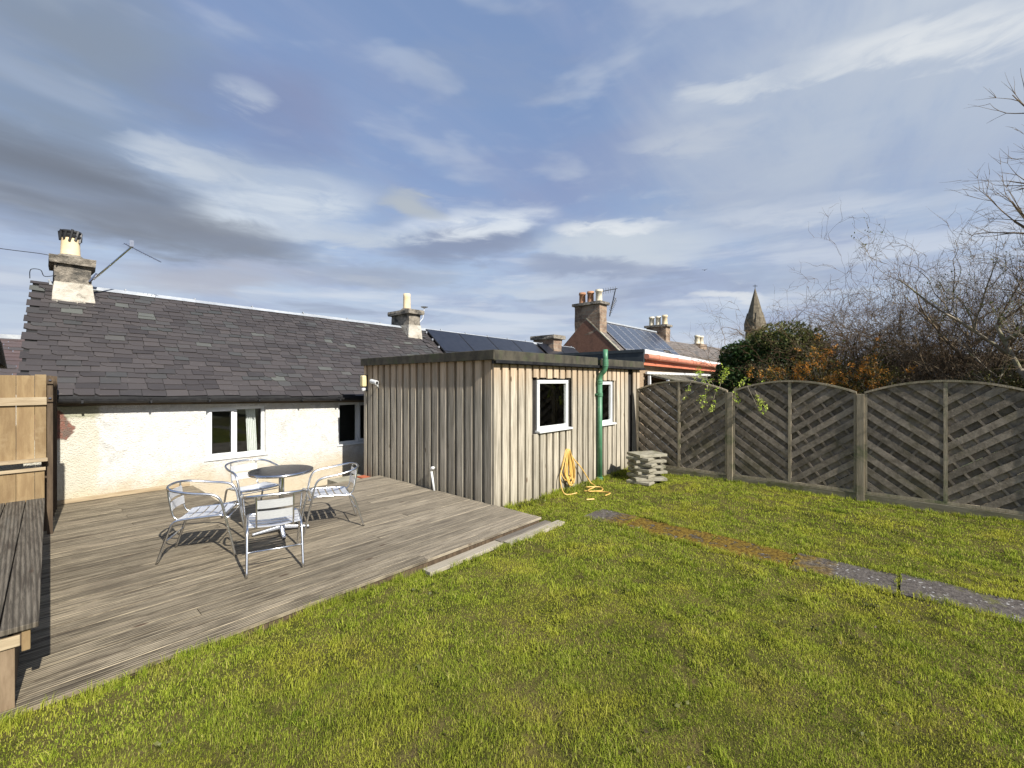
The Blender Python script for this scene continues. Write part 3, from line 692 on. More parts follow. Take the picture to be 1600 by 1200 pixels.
def stack(mb, x0, x1, y0, y1, z0, z1, n=4, amp=.012, taper=0):
    """irregular masonry block: rings of jittered corners"""
    rings = []
    for k in range(n + 1):
        u = k / n; z = z0 + (z1 - z0) * u; j = lambda: random.uniform(-amp, amp); tp = taper * (1 - u)
        rings.append([(x0 - tp + j(), y0 - tp + j(), z), ((x0 + x1) / 2, y0 - tp + j(), z), (x1 + tp + j(), y0 - tp + j(), z), (x1 + tp + j(), (y0 + y1) / 2, z),
                      (x1 + tp + j(), y1 + tp + j(), z), ((x0 + x1) / 2, y1 + tp + j(), z), (x0 - tp + j(), y1 + tp + j(), z), (x0 - tp + j(), (y0 + y1) / 2, z)])
    vs = [p for r in rings for p in r]; fs = [tuple(range(8))[::-1], tuple(range(n * 8, n * 8 + 8))]
    for k in range(n):
        for j in range(8): fs.append((k * 8 + j, k * 8 + (j + 1) % 8, (k + 1) * 8 + (j + 1) % 8, (k + 1) * 8 + j))
    mb.add(vs, fs)

# ---------------------------------------------------------------- cottage
YW = 9.13; YE = 8.96; YR = 11.55; XG = -.10; XC = 8.15
def ze(x): return 1.575 - .0215 * min(x, 6) - .012 * max(0, x - 6)
def zr(x): return 3.585 - .0125 * x
def cot(x, v): return Vector((x + .17 * v * (1 - min(1, max(0, (x + .1) / 8))), YE + (YR - YE) * v, ze(x) + (zr(x) - ze(x)) * v + .02 * math.sin(x * 1.7) * v * (1 - v)))
cottage = thing('cottage', (4, YW, -.42), 'white harled low cottage with dark slate roof behind the deck', 'house')
W1 = (2.12, 3.08, .42, 1.33); W2 = (4.53, 5.50, .42, 1.33)
mb = MB(); wall_with_holes(mb, -.02, 8.1, -.45, 1.42, YW, YW + .14, [W1, W2])
mb.box(-.02, .2, YW + .14, 13.9, -.45, 1.42); mb.box(7.95, 8.1, YW + .14, 13.9, -.45, 1.42); mb.box(.2, 7.95, 13.75, 13.9, -.45, 1.42)
mb.prism([(.12, YW + .02, 1.42), (.12, 13.9, 1.42), (.12, YR, 3.45)], (.2, 0, 0))
wall = mb.build('wall', M['harl'], cottage, origin=None)
# give the wall world-like texture coordinates: keep its mesh in world space
def worldspace(ob):
    o = ORI[ob.name]; ob.data.transform(Matrix.Translation(o)); ob.location = -Vector(o) if ob.parent else (0, 0, 0)
    return ob
worldspace(wall)
MB().box(.25, 7.9, YW + .15, 13.7, -.4, -.38).build('floor', M['interior'], cottage)
mb = MB(); mb.box(.25, 7.9, 10.9, 10.95, -.38, 1.545); mb.box(.25, .3, YW + .15, 10.9, -.38, 1.545); mb.box(.25, 7.9, YW + .15, 10.9, 1.55, 1.6)
mb.build('interior_wall', M['interior'], cottage)
mb = MB(); Pn = [cot(XG + .02, 0), cot(XC, 0), cot(XC, 1), cot(XG + .02, 1)]
mb.add([p - Vector((0, 0, .006)) for p in Pn] + [p - Vector((0, 0, .08)) for p in Pn], [(0, 1, 2, 3), (7, 6, 5, 4), (0, 4, 5, 1), (3, 7, 4, 0), (1, 5, 6, 2)])
b0 = Vector((XG + .05, 14.1, 1.5)); b1 = Vector((XC, 14.1, 1.45))
mb.add([Pn[3], Pn[2], b1, b0], [(0, 1, 2, 3)])
roof = slated(cot, XG, XC, 25, ragl=.03); base_ = mb.build('underlay', M['slate_seam'], cottage)
roof = roof.build('roof', M['slate'], cottage)
rd = MB()
x = .12
while x < XC - .05:
    xe = min(XC, x + 1.15 + random.uniform(-.1, .1)); a, b = cot(x, 1), cot(xe, 1); h = random.uniform(.02, .035)
    rd.add([a + Vector((0, -.10, -.045)), b + Vector((0, -.10, -.045)), b + Vector((0, -.02, h)), a + Vector((0, -.02, h)),
            b + Vector((0, .03, h)), a + Vector((0, .03, h)), b + Vector((0, .12, -.04)), a + Vector((0, .12, -.04))], [(0, 1, 2, 3), (3, 2, 4, 5), (5, 4, 6, 7)])
    q = (a + b) / 2; rd.box(a.x - .012, a.x + .012, a.y - .03, a.y + .03, a.z + h, a.z + h + .03)
    x = xe
rd.build('ridge_flashing', M['zinc'], roof)
# eaves: fascia board and black gutter with brackets
fb = MB(); a, b = (-.05, 5.6)
fb.add([(a, YW - .03, ze(a) - .135), (b, YW - .03, ze(b) - .135), (b, YW - .03, ze(b) - .05), (a, YW - .03, ze(a) - .05),
        (a, YW - .003, ze(a) - .135), (b, YW - .003, ze(b) - .135), (b, YW - .003, ze(b) - .05), (a, YW - .003, ze(a) - .05)], [(0, 1, 2, 3), (4, 7, 6, 5), (0, 4, 5, 1), (3, 2, 6, 7)])
M['fasciab'] = pmat('weathered_fascia', (.12, .095, .07), (.22, .17, .12), 8, (.4, 2, 2), rough=.85, bump=.3, tint=0)
fb.build('fascia', M['fasciab'], cottage)
gt = MB(); prof = [(-.062, .0), (-.055, -.035), (-.03, -.058), (0, -.064), (.03, -.058), (.055, -.035), (.06, .0), (.052, 0), (.046, -.03), (0, -.055), (-.046, -.03), (-.054, .0)]
yg = YE - .03; vs = []
for xx in (-.12, 5.6):
    for p in prof: vs.append((xx, yg + p[0], ze(xx) - .028 + p[1]))
k = len(prof); gt.add(vs, [(i, (i + 1) % k, k + (i + 1) % k, k + i) for i in range(k)] + [tuple(range(k))[::-1], tuple(range(k, 2 * k))])
gut = gt.build('gutter', M['black'], cottage)
for xx in np.arange(.55, 5.5, .78):
    br = MB(); zz = ze(xx) - .028; br.box(xx - .014, xx + .014, yg - .069, yg + .07, zz - .012, zz + .008); br.box(xx - .014, xx + .014, yg - .05, yg + .12, zz - .075, zz - .062)
    br.box(xx - .012, xx + .012, yg - .069, yg - .062, zz - .062, zz)
    br.build('bracket', M['black'], gut)
MB().box(-.0, 1.88, YW - .035, YW - .004, .005, .065).build('skirting_board', M['freshx'], cottage)
window(cottage, *W1, YW + .05, mull=[2.58], sashes=[(2.17, 2.56)])
window(cottage, *W2, YW + .05, mull=[5.0], sashes=[(5.02, 5.46)])
cu = MB(); n = 40; rows = []
for k in range(n + 1):
    u = k / n; rows.append((2.80 + .17 * u, YW + .22 + .022 * math.sin(u * 34)))
vs = [(px + .04 * (1 - zz), py, zq) for zq, zz in ((.40, 0), (1.34, 1)) for px, py in rows]
cu.add(vs, [(i, i + 1, n + 2 + i, n + 1 + i) for i in range(n)])
cu.build('curtain', M['cloth'], cottage, smooth=True)
# chimneys on the cottage
def pot(parent, x, y, z, h, r, m, roll=True, n=20):
    pr = [(r * 1.05, 0), (r * 1.02, h * .05), (r * .92, h * .12), (r * .86, h * .8)]
    pr += [(r * 1.02, h * .82), (r * 1.04, h * .88), (r * .95, h * .9), (r * .98, h), (r * .75, h), (r * .72, h * .6), (r * .02, h * .6)] if roll else [(r * .86, h), (r * .7, h), (r * .68, h * .7), (r * .02, h * .7)]
    return MB().lathe(pr, (x, y, z), n).build('chimney_pot', m, parent, smooth=True)
def flaunch(mb, x, y, z, r, h): mb.lathe([(r * 1.7, 0), (r * 1.35, h * .6), (r * 1.1, h), (r * .1, h)], (x, y, z), 14)
mb = MB(); stack(mb, .34, .81, 11.1, 11.9, 3.05, 3.88, 6, .012)
ch1 = mb.build('chimney', M['chimstone'], cottage)
mb = MB(); stack(mb, .33, .82, 11.09, 11.91, 3.02, 3.56, 3, .01, taper=.05); mb.build('lime_skirt', M['chimlime'], ch1)
mb = MB(); stack(mb, .285, .875, 11.02, 11.98, 3.88, 4.01, 2, .018); flaunch(mb, .55, 11.35, 4.01, .14, .08); mb.build('coping', M['chimstone'], ch1)
pot(ch1, .55, 11.35, 4.04, .40, .145, M['pot'], False)
mb = MB()
for k in range(4):      # black cowl of torn metal bands
    mb.lathe([(.125 + .015 * (k % 2), 0), (.150 - .008 * (k % 3), .012), (.155 - .010 * (k % 2), .045), (.12, .05)], (.55 + random.uniform(-.012, .012), 11.35 + random.uniform(-.01, .01), 4.40 + k * .03), 11)
for k in range(11):
    a = k * .57; q = random.uniform(0, .06); mb.tube([(.55 + .135 * math.cos(a), 11.35 + .135 * math.sin(a), 4.38 - q), (.55 + .145 * math.cos(a + .3), 11.35 + .145 * math.sin(a + .3), 4.53 + random.uniform(-.02, .02))], .02, 5)
mb.build('cowl', M['black'], ch1)
mb = MB(); stack(mb, 7.72, 8.13, 11.1, 12.05, 2.9, 3.85, 5, .012); ch2 = mb.build('chimney', M['chimstone'], cottage)
mb = MB(); stack(mb, 7.70, 8.15, 11.08, 12.07, 3.0, 3.52, 2, .01, taper=.03); mb.build('lime_skirt', M['chimlime'], ch2)
mb = MB(); stack(mb, 7.64, 8.21, 11.0, 12.13, 3.85, 3.98, 2, .015); flaunch(mb, 7.92, 11.5, 3.98, .13, .08); mb.build('coping', M['chimstone'], ch2)
pot(ch2, 7.92, 11.5, 4.0, .52, .125, M['pot'], False)
mb = MB(); mb.tube([(8.14, 11.2, 3.6), (8.34, 11.25, 3.78), (8.40, 11.25, 4.12)], .012, 5); mb.lathe([(.01, 0), (.09, .03), (.12, .05), (.02, .04)], (8.40, 11.25, 4.1), 12)
dsh = mb.build('satellite_bracket', M['white'], ch2)
# tv aerial leaning out from the west chimney
a0 = Vector((.83, 11.08, 3.66)); a1 = Vector((1.34, 10.9, 4.34))
mb = MB(); mb.tube([a0, a1], .016, 6); mb.tube([a0 + Vector((-.05, 0, -.05)), a0 + Vector((.05, 0, .12))], .02, 5)
bdir = Vector((.8, -.25, -.42)).normalized(); mb.tube([a1 - bdir * .12, a1 + bdir * .50], .009, 5)
for k in range(9):
    q = a1 + bdir * (-.1 + .07 * k); mb.tube([q + Vector((.04, .14, .05)) * (1.2 - k * .07), q - Vector((.04, .14, .05)) * (1.2 - k * .07)], .004, 4)
mb.box(a1.x - .03, a1.x + .03, a1.y - .05, a1.y + .05, a1.z + .0, a1.z + .12)
tag(mb.build('tv_aerial', M['steel'], cottage), 'striped aerial pole leaning right')

# telephone wires: lashed at the chimney, going off to the left
def wire(pts, name, label, r=.006):
    o = MB().tube(smooth_path(pts, 8), r, 5).build(name, M['black'], origin=pts[0]); tag(o, label, 'wire')
wire([(.36, 11.1, 3.80), (.30, 11.05, 3.98), (-.6, 11.4, 4.05), (-3.0, 12.3, 4.35)], 'overhead_wire', 'thin overhead wire running left from the cottage chimney')
wire([(.36, 11.1, 3.66), (.22, 11.0, 3.60), (.17, 11.0, 3.70), (.06, 11.2, 3.72), (.05, 11.4, 3.60)], 'cable', 'loose black cable loop on the ridge left of the big chimney')
wire([(-.40, 10.9, 4.0), (-.34, 10.85, 3.92), (-.32, 10.8, 3.78), (-.42, 10.85, 3.70), (-.6, 10.9, 3.72)], 'cable', 'curled cable end hanging in the air at the far left')

# ---------------------------------------------------------------- timber extension (shed-like, flat roof)
XS, YS, XE, YB = 4.575, 4.47, 9.24, 8.02; ZT = 2.245
shed = thing('timber_extension', (6.9, 6.2, -.1), 'flat roofed extension clad in upright silvery larch boards', 'extension')
WA = (5.57, 6.45, .985, 1.815); WB = (7.47, 8.03, .955, 1.79)
mb = MB(); wall_with_holes(mb, XS, XE, -.3, 2.15, YS, YS + .12, [WA, WB])
mb.box(XS, XS + .12, YS + .12, YB, -.3, 2.15); mb.box(XS + .12, XE, YB - .12, YB, -.3, 2.15); mb.box(XE - .12, XE, YS + .12, YB - .12, -.3, 2.15)
mb.build('backing_wall', M['membrane'], shed)
mb = MB(); mb.box(XS + .12, XE - .12, YS + .12, YB - .12, -.02, 0); mb.box(XS + .12, XE - .12, YS + .12, YB - .12, 2.0, 2.02); mb.box(XS + .121, XS + .13, YS + .121, YB - .121, 0, 2)
mb.box(XS + .13, XE - .13, YB - .14, YB - .121, 0, 2); mb.box(6.9, 6.98, YS + .125, YB - .14, 0, 2)
mb.build('interior_lining', M['interior'], shed)
cl = MB(); clb = MB(); pitch = .183; zb = -.12
x = XS - .05; k = 0
def board_x(x0, x1, y0, y1, m):
    zt = 2.09; segs = [(float(H((x0 + x1) / 2, 4.4)) + .03, zt)]
    for h in (WA, WB):
        if x1 > h[0] - .03 and x0 < h[1] + .03:
            segs = [(segs[0][0], h[2] - .045), (h[3] + .03, zt)]
    for a, b in segs: m.box(x0, x1, y0 + random.uniform(-.002, .002), y1, a + random.uniform(-.01, .01), b)
while x < XE:
    if not (8.64 < x + .06 < 8.84):
        board_x(x, min(x + .13, XE + .02), YS - .060, YS - .026, cl)
        board_x(x + .115, x + pitch + .015, YS - .020, YS - .002, clb)
    x += pitch * random.uniform(.97, 1.03)
y = YS - .046
yy = YB + .0
def board_y(y0, y1, x0, x1, m): m.box(x0 + random.uniform(-.002, .002), x1, y0, y1, -.35 + random.uniform(-.01, .01), 2.11)
y = YS - .02; pw = .205
while y < YB - .02:
    board_y(y, min(y + .135, YB), XS - .064, XS - .026, cl)
    board_y(y + .12, min(y + pw + .015, YB), XS - .022, XS - .002, clb)
    y += pw * random.uniform(.98, 1.02)
worldspace(cl.build('cladding_board', M['clad'], shed, bevel=.002)); worldspace(clb.build('recessed_board', M['clad'], shed))
tag(shed.children[-1])
fa = MB(); o = .10
for a, b, zt_ in ((XS - o, 7.30, ZT), (7.44, XE + .05, ZT - .012)):
    fa.box(a, b, YS - o - .025, YS - o, 2.085, zt_)
fa.box(XS - o - .02, XS - o, YS - o - .024, YB + .03, 2.10, ZT + .001)
worldspace(fa.build('fascia', M['fascia'], shed, bevel=.008))
MB().box(XS - o + .001, XE + .04, YS - o + .001, YB + .03, 2.12, ZT - .03).build('roof', M['felt'], shed)
mb = MB(); mb.box(XS - o + .01, XE + .06, YS - o + .0, YS - .05, 2.045, 2.118); mb.box(XS - o + .01, XE + .08, YS - o - .045, YS - o - .027, 2.055, 2.10)
mb.build('gutter', M['black'], shed)
wa = window(shed, *WA, YS - .03, fw=.06); window(shed, *WB, YS - .03, fw=.06)
# tap-like swan neck object on the inside sill
mb = MB(); mb.lathe([(.035, 0), (.035, .07), (.02, .09), (.015, .13)], (6.28, YS + .14, 1.05), 12)
mb.tube(smooth_path([(6.28, YS + .14, 1.16), (6.28, YS + .14, 1.20), (6.30, YS + .13, 1.225), (6.34, YS + .12, 1.23)], 5), .010, 6)
mb.box(6.20, 6.38, YS + .09, YS + .19, 1.035, 1.055)
tag(mb.build('soap_dispenser', M['white'], origin=(6.28, YS + .14, 1.04)), 'small white pump dispenser standing inside the square window', 'dispenser')
# green soil pipe
px_, py_ = 7.37, 4.345
pp = MB(); r = .047
pp.tube([(px_, py_, -.12), (px_, py_, 1.83)], r, 16)
pp.tube(smooth_path([(px_, py_, 1.80), (px_, py_, 1.86), (px_ - .0, py_ - .03, 1.93), (px_ + .0, py_ - .09, 1.99), (px_, py_ - .12, 2.06), (px_, py_ - .12, 2.10)], 4), r, 16)
pp.tube([(px_, py_ - .12, 2.08), (px_, py_ - .12, 2.40)], r, 16)
pipe = pp.build('soil_pipe', M['green'], shed, smooth=False)
for p in pipe.data.polygons: p.use_smooth = len(p.vertices) == 4
for zc_, yy_ in ((1.78, 0), (1.54, 0), (2.11, -.12), (2.17, -.12), (-.07, 0)):
    MB().lathe([(r * .9, -.035), (r * 1.2, -.035), (r * 1.25, -.01), (r * 1.12, .0), (r * 1.25, .012), (r * 1.2, .035), (r * .9, .035)], (px_, py_ + yy_, zc_), 16).build('collar', M['green'], pipe)
MB().box(px_ - .08, px_ + .08, py_ + .02, YS - .061, 1.53, 1.56).build('bracket', M['green'], pipe)
# white waste pipe poking out of the deck
mb = MB(); mb.tube([(4.49, 5.74, -.05), (4.47, 5.80, .335)], .019, 10); mb.tube([(4.47, 5.80, .32), (4.465, 5.77, .37), (4.465, 5.73, .372)], .026, 10)
tag(mb.build('waste_pipe', M['white'], origin=(4.49, 5.74, 0), smooth=True), 'short white pipe standing out of the deck against the grey boards', 'pipe')
# wall lamp & camera on the west face
lamp = thing('wall_lamp', (4.50, 7.93, 1.62), 'yellowish bulkhead lamp on a black base beside the cottage eave', 'lamp')
MB().box(4.50, 4.53, 7.88, 8.0, 1.60, 1.92).build('base', M['black'], lamp, bevel=.006)
MB().box(4.41, 4.499, 7.885, 7.995, 1.69, 1.91).build('diffuser', M['lampglass'], lamp, bevel=.02)
MB().lathe([(.03, -.03), (.04, 0), (.035, .03)], (4.46, 7.94, 1.635), 12).build('sensor', M['white'], lamp)
cc = thing('security_camera', (4.52, 7.45, 1.75), 'white bullet security camera high on the grey boards', 'camera')
MB().tube([(4.44, 7.62, 1.80), (4.43, 7.40, 1.765)], .042, 14).build('body', M['white'], cc, smooth=False, bevel=.006)
mb = MB(); mb.box(4.525, 4.53, 7.43, 7.55, 1.66, 1.76); mb.tube([(4.525, 7.49, 1.70), (4.47, 7.49, 1.71), (4.44, 7.49, 1.76)], .014, 8); mb.build('mount', M['white'], cc)
MB().tube([(4.4295, 7.402, 1.765), (4.429, 7.398, 1.7645)], .03, 14).build('lens', M['black'], cc)

# door mat in the gap between deck and cottage
tag(MB().box(4.36, 4.60, 7.72, 8.02, -.10, -.075).build('doormat', M['mat_red'], origin=(4.3, 7.9, -.1)), 'orange red mat on the step behind the deck corner', 'mat')
tag(MB().box(3.9, 4.56, 7.6, 8.3, -.42, -.102).build('door_step', M['slab'], origin=(4.2, 7.9, -.42)), 'low concrete step under the orange mat', 'step')

# yellow hose on the extension
hose = MB(); hx, hz = 6.36, .60
def P3(px, pz, py=4.40): return (px, py, pz)
loops = []
for k in range(9):
    wdt = [.07, .10, .12, .15, .09, .17, .13, .20, .11][k]; dep = [.52, .58, .50, .60, .56, .50, .61, .55, .59][k]; off = [-.02, .03, -.05, .02, .06, -.08, .05, .02, -.03][k]
    y0 = 4.405 - .012 * (k % 5)
    loops.append([(hx + off * .1, y0, hz), (hx - wdt * .4 + off * .5, y0 - .01, hz - dep * .3), (hx - wdt * .8 + off, y0 - .03, hz - dep * .75), (hx - wdt * .2 + off, y0 - .06, hz - dep * 1.0 - .02),
                  (hx + wdt * .6 + off, y0 - .04, hz - dep * .85), (hx + wdt * .5 + off, y0 - .02, hz - dep * .4)])
g = [p for l in loops for p in l]
hose.tube(smooth_path(g + [(hx, 4.40, hz + .01)], 6), .0105, 7)
gz = lambda x, y: float(H(x, y)) + .035
hose.tube(smooth_path([(hx - .02, 4.39, hz), (hx - .18, 4.37, .33), (hx - .31, 4.33, .14), (hx - .30, 4.25, gz(6.1, 4.2)), (hx - .12, 4.12, gz(6.2, 4.1))], 7), .0105, 7)
hose.tube(smooth_path([(hx + .02, 4.39, hz - .02), (hx + .14, 4.36, .42), (hx + .34, 4.32, .22), (hx + .52, 4.26, gz(6.9, 4.2) + .05), (hx + .46, 4.12, gz(6.8, 4.1)), (hx + .22, 4.10, gz(6.6, 4.1)),
                       (hx + .08, 4.0, gz(6.5, 4.0)), (hx + .36, 3.92, gz(6.7, 3.9)), (hx + .50, 4.04, gz(6.9, 4.0)), (hx + .30, 4.2, gz(6.7, 4.2))], 7), .0105, 7)
hose.tube(smooth_path([(hx + .10, 4.12, gz(6.4, 4.1)), (hx + .26, 3.85, gz(6.6, 3.85)), (hx + .22, 3.68, gz(6.6, 3.7)), (hx + .02, 3.66, gz(6.4, 3.66))], 6), .0105, 7)
tag(hose.build('garden_hose', M['hose'], origin=(hx, 4.35, 0), smooth=True), 'yellow hose hung in loops on the timber boards and trailing on the grass', 'hose')
tag(MB().tube([(6.0, 3.78, gz(6, 3.8)), (6.10, 3.70, gz(6.1, 3.7))], .012, 8).build('hose_offcut', M['hose'], origin=(6.05, 3.74, 0)), 'short yellow hose end lying alone in the grass', 'hose')

# ---------------------------------------------------------------- stack of paving slabs
nm = ['topmost', 'second', 'third', 'fourth', 'fifth', 'sixth', 'seventh', 'eighth', 'ninth', 'lowest']
N = len(nm); sc = (8.02, 3.72); z = float(H(*sc)) + .0
for k in range(N):
    i = N - 1 - k; rz = (.10 if k % 2 else .82) + random.uniform(-.08, .08); th = .05
    if i == 0: rz = .30
    w_, d_ = .30, .225
    cx, cy = sc[0] + random.uniform(-.03, .03), sc[1] + random.uniform(-.03, .03)
    if i >= 8: cx -= .10; cy -= .05
    mb = MB().box(cx - w_, cx + w_, cy - d_, cy + d_, z, z + th, rz + R(-48))
    o = mb.build('paving_slab', M['slab'], bevel=.006, origin=(cx, cy, z))
    o.data.materials[0] = M['slab']
    tag(o, ('topmost slab of the criss-cross stack, seen flat from above' if i == 0 else 'lowest slab of the stack, lying on the grass' if i == N - 1 else f'{nm[i]} slab from the top in the stack beside the fence'), 'slab', 'paving slabs stacked by the fence')
    z += th + .004

# ---------------------------------------------------------------- fence of arched chevron panels
XF = 8.86
fence = thing('garden_fence', (XF, 1.4, -.1), 'grey weathered fence of arched chevron panels along the lawn', 'fence')
def clip(poly, a, b, c):     # keep a*y + b*z <= c
    out = []
    for i in range(len(poly)):
        p, q = poly[i], poly[(i + 1) % len(poly)]; dp = a * p[0] + b * p[1] - c; dq = a * q[0] + b * q[1] - c
        if dp <= 0: out.append(p)
        if (dp < 0 < dq) or (dq < 0 < dp):
            u = dp / (dp - dq); out.append((p[0] + (q[0] - p[0]) * u, p[1] + (q[1] - p[1]) * u))
    return out
def chevron(mb, hull, ang, wd, pitch, off, x0, x1, rj=.0):
    """strips at angle clipped to the convex hull [(y,z)...ccw]"""
    ca, sa = math.cos(ang), math.sin(ang); prs = [-sa * p[0] + ca * p[1] for p in hull]; k = math.floor(min(prs) / pitch) - 1
    while k * pitch + off < max(prs):
        s0 = k * pitch + off + random.uniform(-rj, rj); L = 4; c0 = (sum(p[0] for p in hull) / len(hull), sum(p[1] for p in hull) / len(hull))
        along = ca * c0[0] + sa * c0[1]
        poly = [(ca * (along + u) - sa * (s0 + v), sa * (along + u) + ca * (s0 + v)) for u, v in ((-L, 0), (L, 0), (L, wd), (-L, wd))]
        n = len(hull)
        for i in range(n):
            p, q = hull[i], hull[(i + 1) % n]; ex, ez = q[0] - p[0], q[1] - p[1]
            poly = clip(poly, ez, -ex, ez * p[0] - ex * p[1])
            if len(poly) < 3: break
        if len(poly) >= 3:
            dx = random.uniform(-.002, .002); mb.prism([(x0 + dx, p[0], p[1]) for p in poly], (x1 - x0, 0, 0))
        k += 1
def top_z(u): return 1.60 + .185 * (1 - (2 * u - 1) ** 2) ** 1.0
def fence_panel(y0, y1, zlow=.02):     # y0 > y1 (y0 nearer the extension)
    W = y0 - y1; zz = lambda yv: top_z((y0 - yv) / W); ym = (y0 + y1) / 2
    fr = MB()
    fr.box(XF - .02, XF + .025, y0 - .035, y0, zlow, zz(y0) - .004); fr.box(XF - .02, XF + .025, y1, y1 + .035, zlow, zz(y1) - .004)
    fr.box(XF - .022, XF + .024, y1 + .035, y0 - .035, zlow, zlow + .04)
    fr.box(XF - .024, XF + .024, ym - .022, ym + .022, zlow + .04, zz(ym) - .004)
    n = 20; pts = [(y0 - W * i / n) for i in range(n + 1)]
    for a, b in zip(pts[:-1], pts[1:]):
        fr.hexa([(XF - .036, b, zz(b) - .003), (XF + .036, b, zz(b) - .003), (XF + .036, a, zz(a) - .003), (XF - .036, a, zz(a) - .003),
                 (XF - .036, b, zz(b) + .028), (XF + .036, b, zz(b) + .028), (XF + .036, a, zz(a) + .028), (XF - .036, a, zz(a) + .028)])
    p = fr.build('panel_frame', M['fencepost'], fence)
    for (a, b, ang) in ((ym + .022, y0 - .035, R(37)), (y1 + .035, ym - .022, R(-37))):
        # ccw in (y, z): along bottom then up and back over the arch
        n = 10; arch = [(b + (a - b) * i / n) for i in range(n + 1)]
        hull = [(a, zlow + .04), (b, zlow + .04)] + [(q, zz(q) - .004) for q in arch]
        # front boards, thin weaving battens, rear boards
        fb_ = MB(); chevron(fb_, hull, ang, .088, .174, .01, XF - .019, XF - .009, .006)
        chevron(fb_, hull, ang, .092, .174, .096, XF + .020, XF + .028, .006)
        chevron(fb_, hull, ang + R(90), .032, .19, .03, XF - .004, XF + .016)
        fb_.build('lattice', M['fence'], p)
posts = [2.43, .51, -1.41, -3.33]
y0 = 4.30
for q in posts:
    fence_panel(y0, q + .05); y0 = q - .05
for q in posts[:3]:
    MB().box(XF - .045, XF + .055, q - .048, q + .048, -.3, 1.59).build('post', M['fencepost'], fence, bevel=.004)
yy = 4.36
for q in posts: 
    mb = MB().box(XF - .03, XF + .012, q + .002 if True else 0, yy, -.2, .012)
    worldspace(mb.build('gravel_board', M['gravelboard'], fence, bevel=.004)); yy = q - .002

# ---------------------------------------------------------------- left side: screen, seat, side fence
scr = thing('timber_screen', (-.3, 7.45, 0), 'upright treated timber screen with a pale rail behind the bench', 'fence')
mb = MB(); x = -2.2
while x < .15:
    x1 = min(x + .142, .165); mb.box(x, x1 - .003, 7.46, 7.482, .85, 1.86 + random.uniform(-.008, .008)); x += .142
mb.build('board', M['fresh'], scr, bevel=.002)
MB().box(-2.2, .165, 7.43, 7.459, 1.515, 1.605).build('rail', M['freshx'], scr, bevel=.003)
cp = MB(); n = 16
for k in range(n):     # slightly bowed cap
    xa = -2.2 + 2.37 * k / n; xb = -2.2 + 2.37 * (k + 1) / n; f = lambda q: .85 - .02 * ((q - .17) / 1.0) ** 2 * 0 + .02 * max(0, 1 - abs(q - .17) / .5) * -0
    cp.hexa([(xa, 7.34, .87), (xb, 7.34, .87), (xb, 7.458, .87), (xa, 7.458, .87), (xa, 7.34, .90), (xb, 7.34, .90), (xb, 7.458, .90), (xa, 7.458, .90)])
cp.build('cap_board', M['freshx'], scr)
mb = MB(); x = -2.2
while x < .15:
    x1 = min(x + .142, .15); mb.box(x, x1 - .003, 7.40, 7.42, .36, .79); x += .142
mb.build('lower_board', M['fresh'], scr, bevel=.002)
MB().box(-2.2, .155, 7.375, 7.399, .765, .80).build('trim', M['freshx'], scr)
mb = MB(); mb.box(.168, .215, 7.44, 7.54, -.1, 1.80); mb.build('post', M['darkwood'], scr)
sf = thing('side_fence', (.26, 8.3, 0), 'dark slatted fence seen edge on between bench and cottage', 'fence')
xo = lambda q: .125 + .135 * (q - 7.6) / 1.4
MB().box(xo(7.62), xo(7.62) + .045, 7.62, 7.70, -.1, 1.84).build('post', M['darkwood'], sf); MB().box(xo(9), xo(9) + .04, 8.98, 9.06, -.1, 1.84).build('post', M['darkwood'], sf)
for z0 in (.4, 1.1, 1.66):
    a, b = 7.70, 8.98
    MB().hexa([(xo(a) + .012, a, z0), (xo(a) + .04, a, z0), (xo(b) + .04, b, z0), (xo(b) + .012, b, z0), (xo(a) + .012, a, z0 + .09), (xo(a) + .04, a, z0 + .09), (xo(b) + .04, b, z0 + .09), (xo(b) + .012, b, z0 + .09)]).build('rail', M['darkwood'], sf)
y = 7.71; k = 0
while y < 8.9:
    q = xo(y) + (-.012 if k % 2 else .042); MB().box(q, q + .018, y, y + .11, .02, 1.86).build('slat', M['darkwood'], sf)
    y += .10; k += 1
MB().box(.262, .287, 8.86, 8.885, 1.36, 1.84).build('upright', M['fresh'], sf); MB().box(.262, .287, 8.86, 8.885, .06, 1.25).build('upright', M['fresh'], sf)
for z0 in (1.76, 1.55): MB().box(.168, .215, 7.415, 7.43, z0, z0 + .08).build('rail_end', M['darkwood'], scr)
for z0 in (1.80, 1.59): MB().lathe([(.014, -.006), (.018, 0), (.010, .008)], (.19, 7.41, z0), 8).build('bolt', M['steel'], scr)
rzb = R(-1.5)
bench = thing('garden_bench', (-.2, 5.5, 0), 'long built-in bench of grooved grey boards at the left edge of the deck', 'bench')
def bb(x0, x1, y0, y1, z0, z1, nm_, m, bv=.004, parent=None):
    mb = MB().box(x0, x1, y0, y1, z0, z1, rzb, (.05, 3.58, 0)); return worldspace(mb.build(nm_, m, parent or bench, bevel=bv))
bb(-.093, .05, 3.58, 7.36, .42, .45, 'seat_board', M['benchwood']); bb(-.243, -.10, 3.58, 7.36, .42, .45, 'seat_board', M['benchwood'])
bb(-.395, -.25, 3.58, 7.36, .42, .45, 'seat_board', M['benchwood']); bb(-.545, -.402, 3.58, 7.36, .42, .45, 'seat_board', M['benchwood'])
bb(-.045, .0, 3.61, 7.3, .33, .418, 'side_rail', M['darkwood']); bb(-.016, .018, 3.60, 3.65, .30, .419, 'bracket', M['fresh'])
bb(-.6, -.02, 3.60, 3.625, .335, .395, 'end_rail', M['freshx'])
mb = MB(); 
for k in range(4): mb.box(-.04 - .142 * (k + 1) + .003, -.04 - .142 * k, 3.615, 3.64, -.12, .33, rzb, (.05, 3.58, 0))
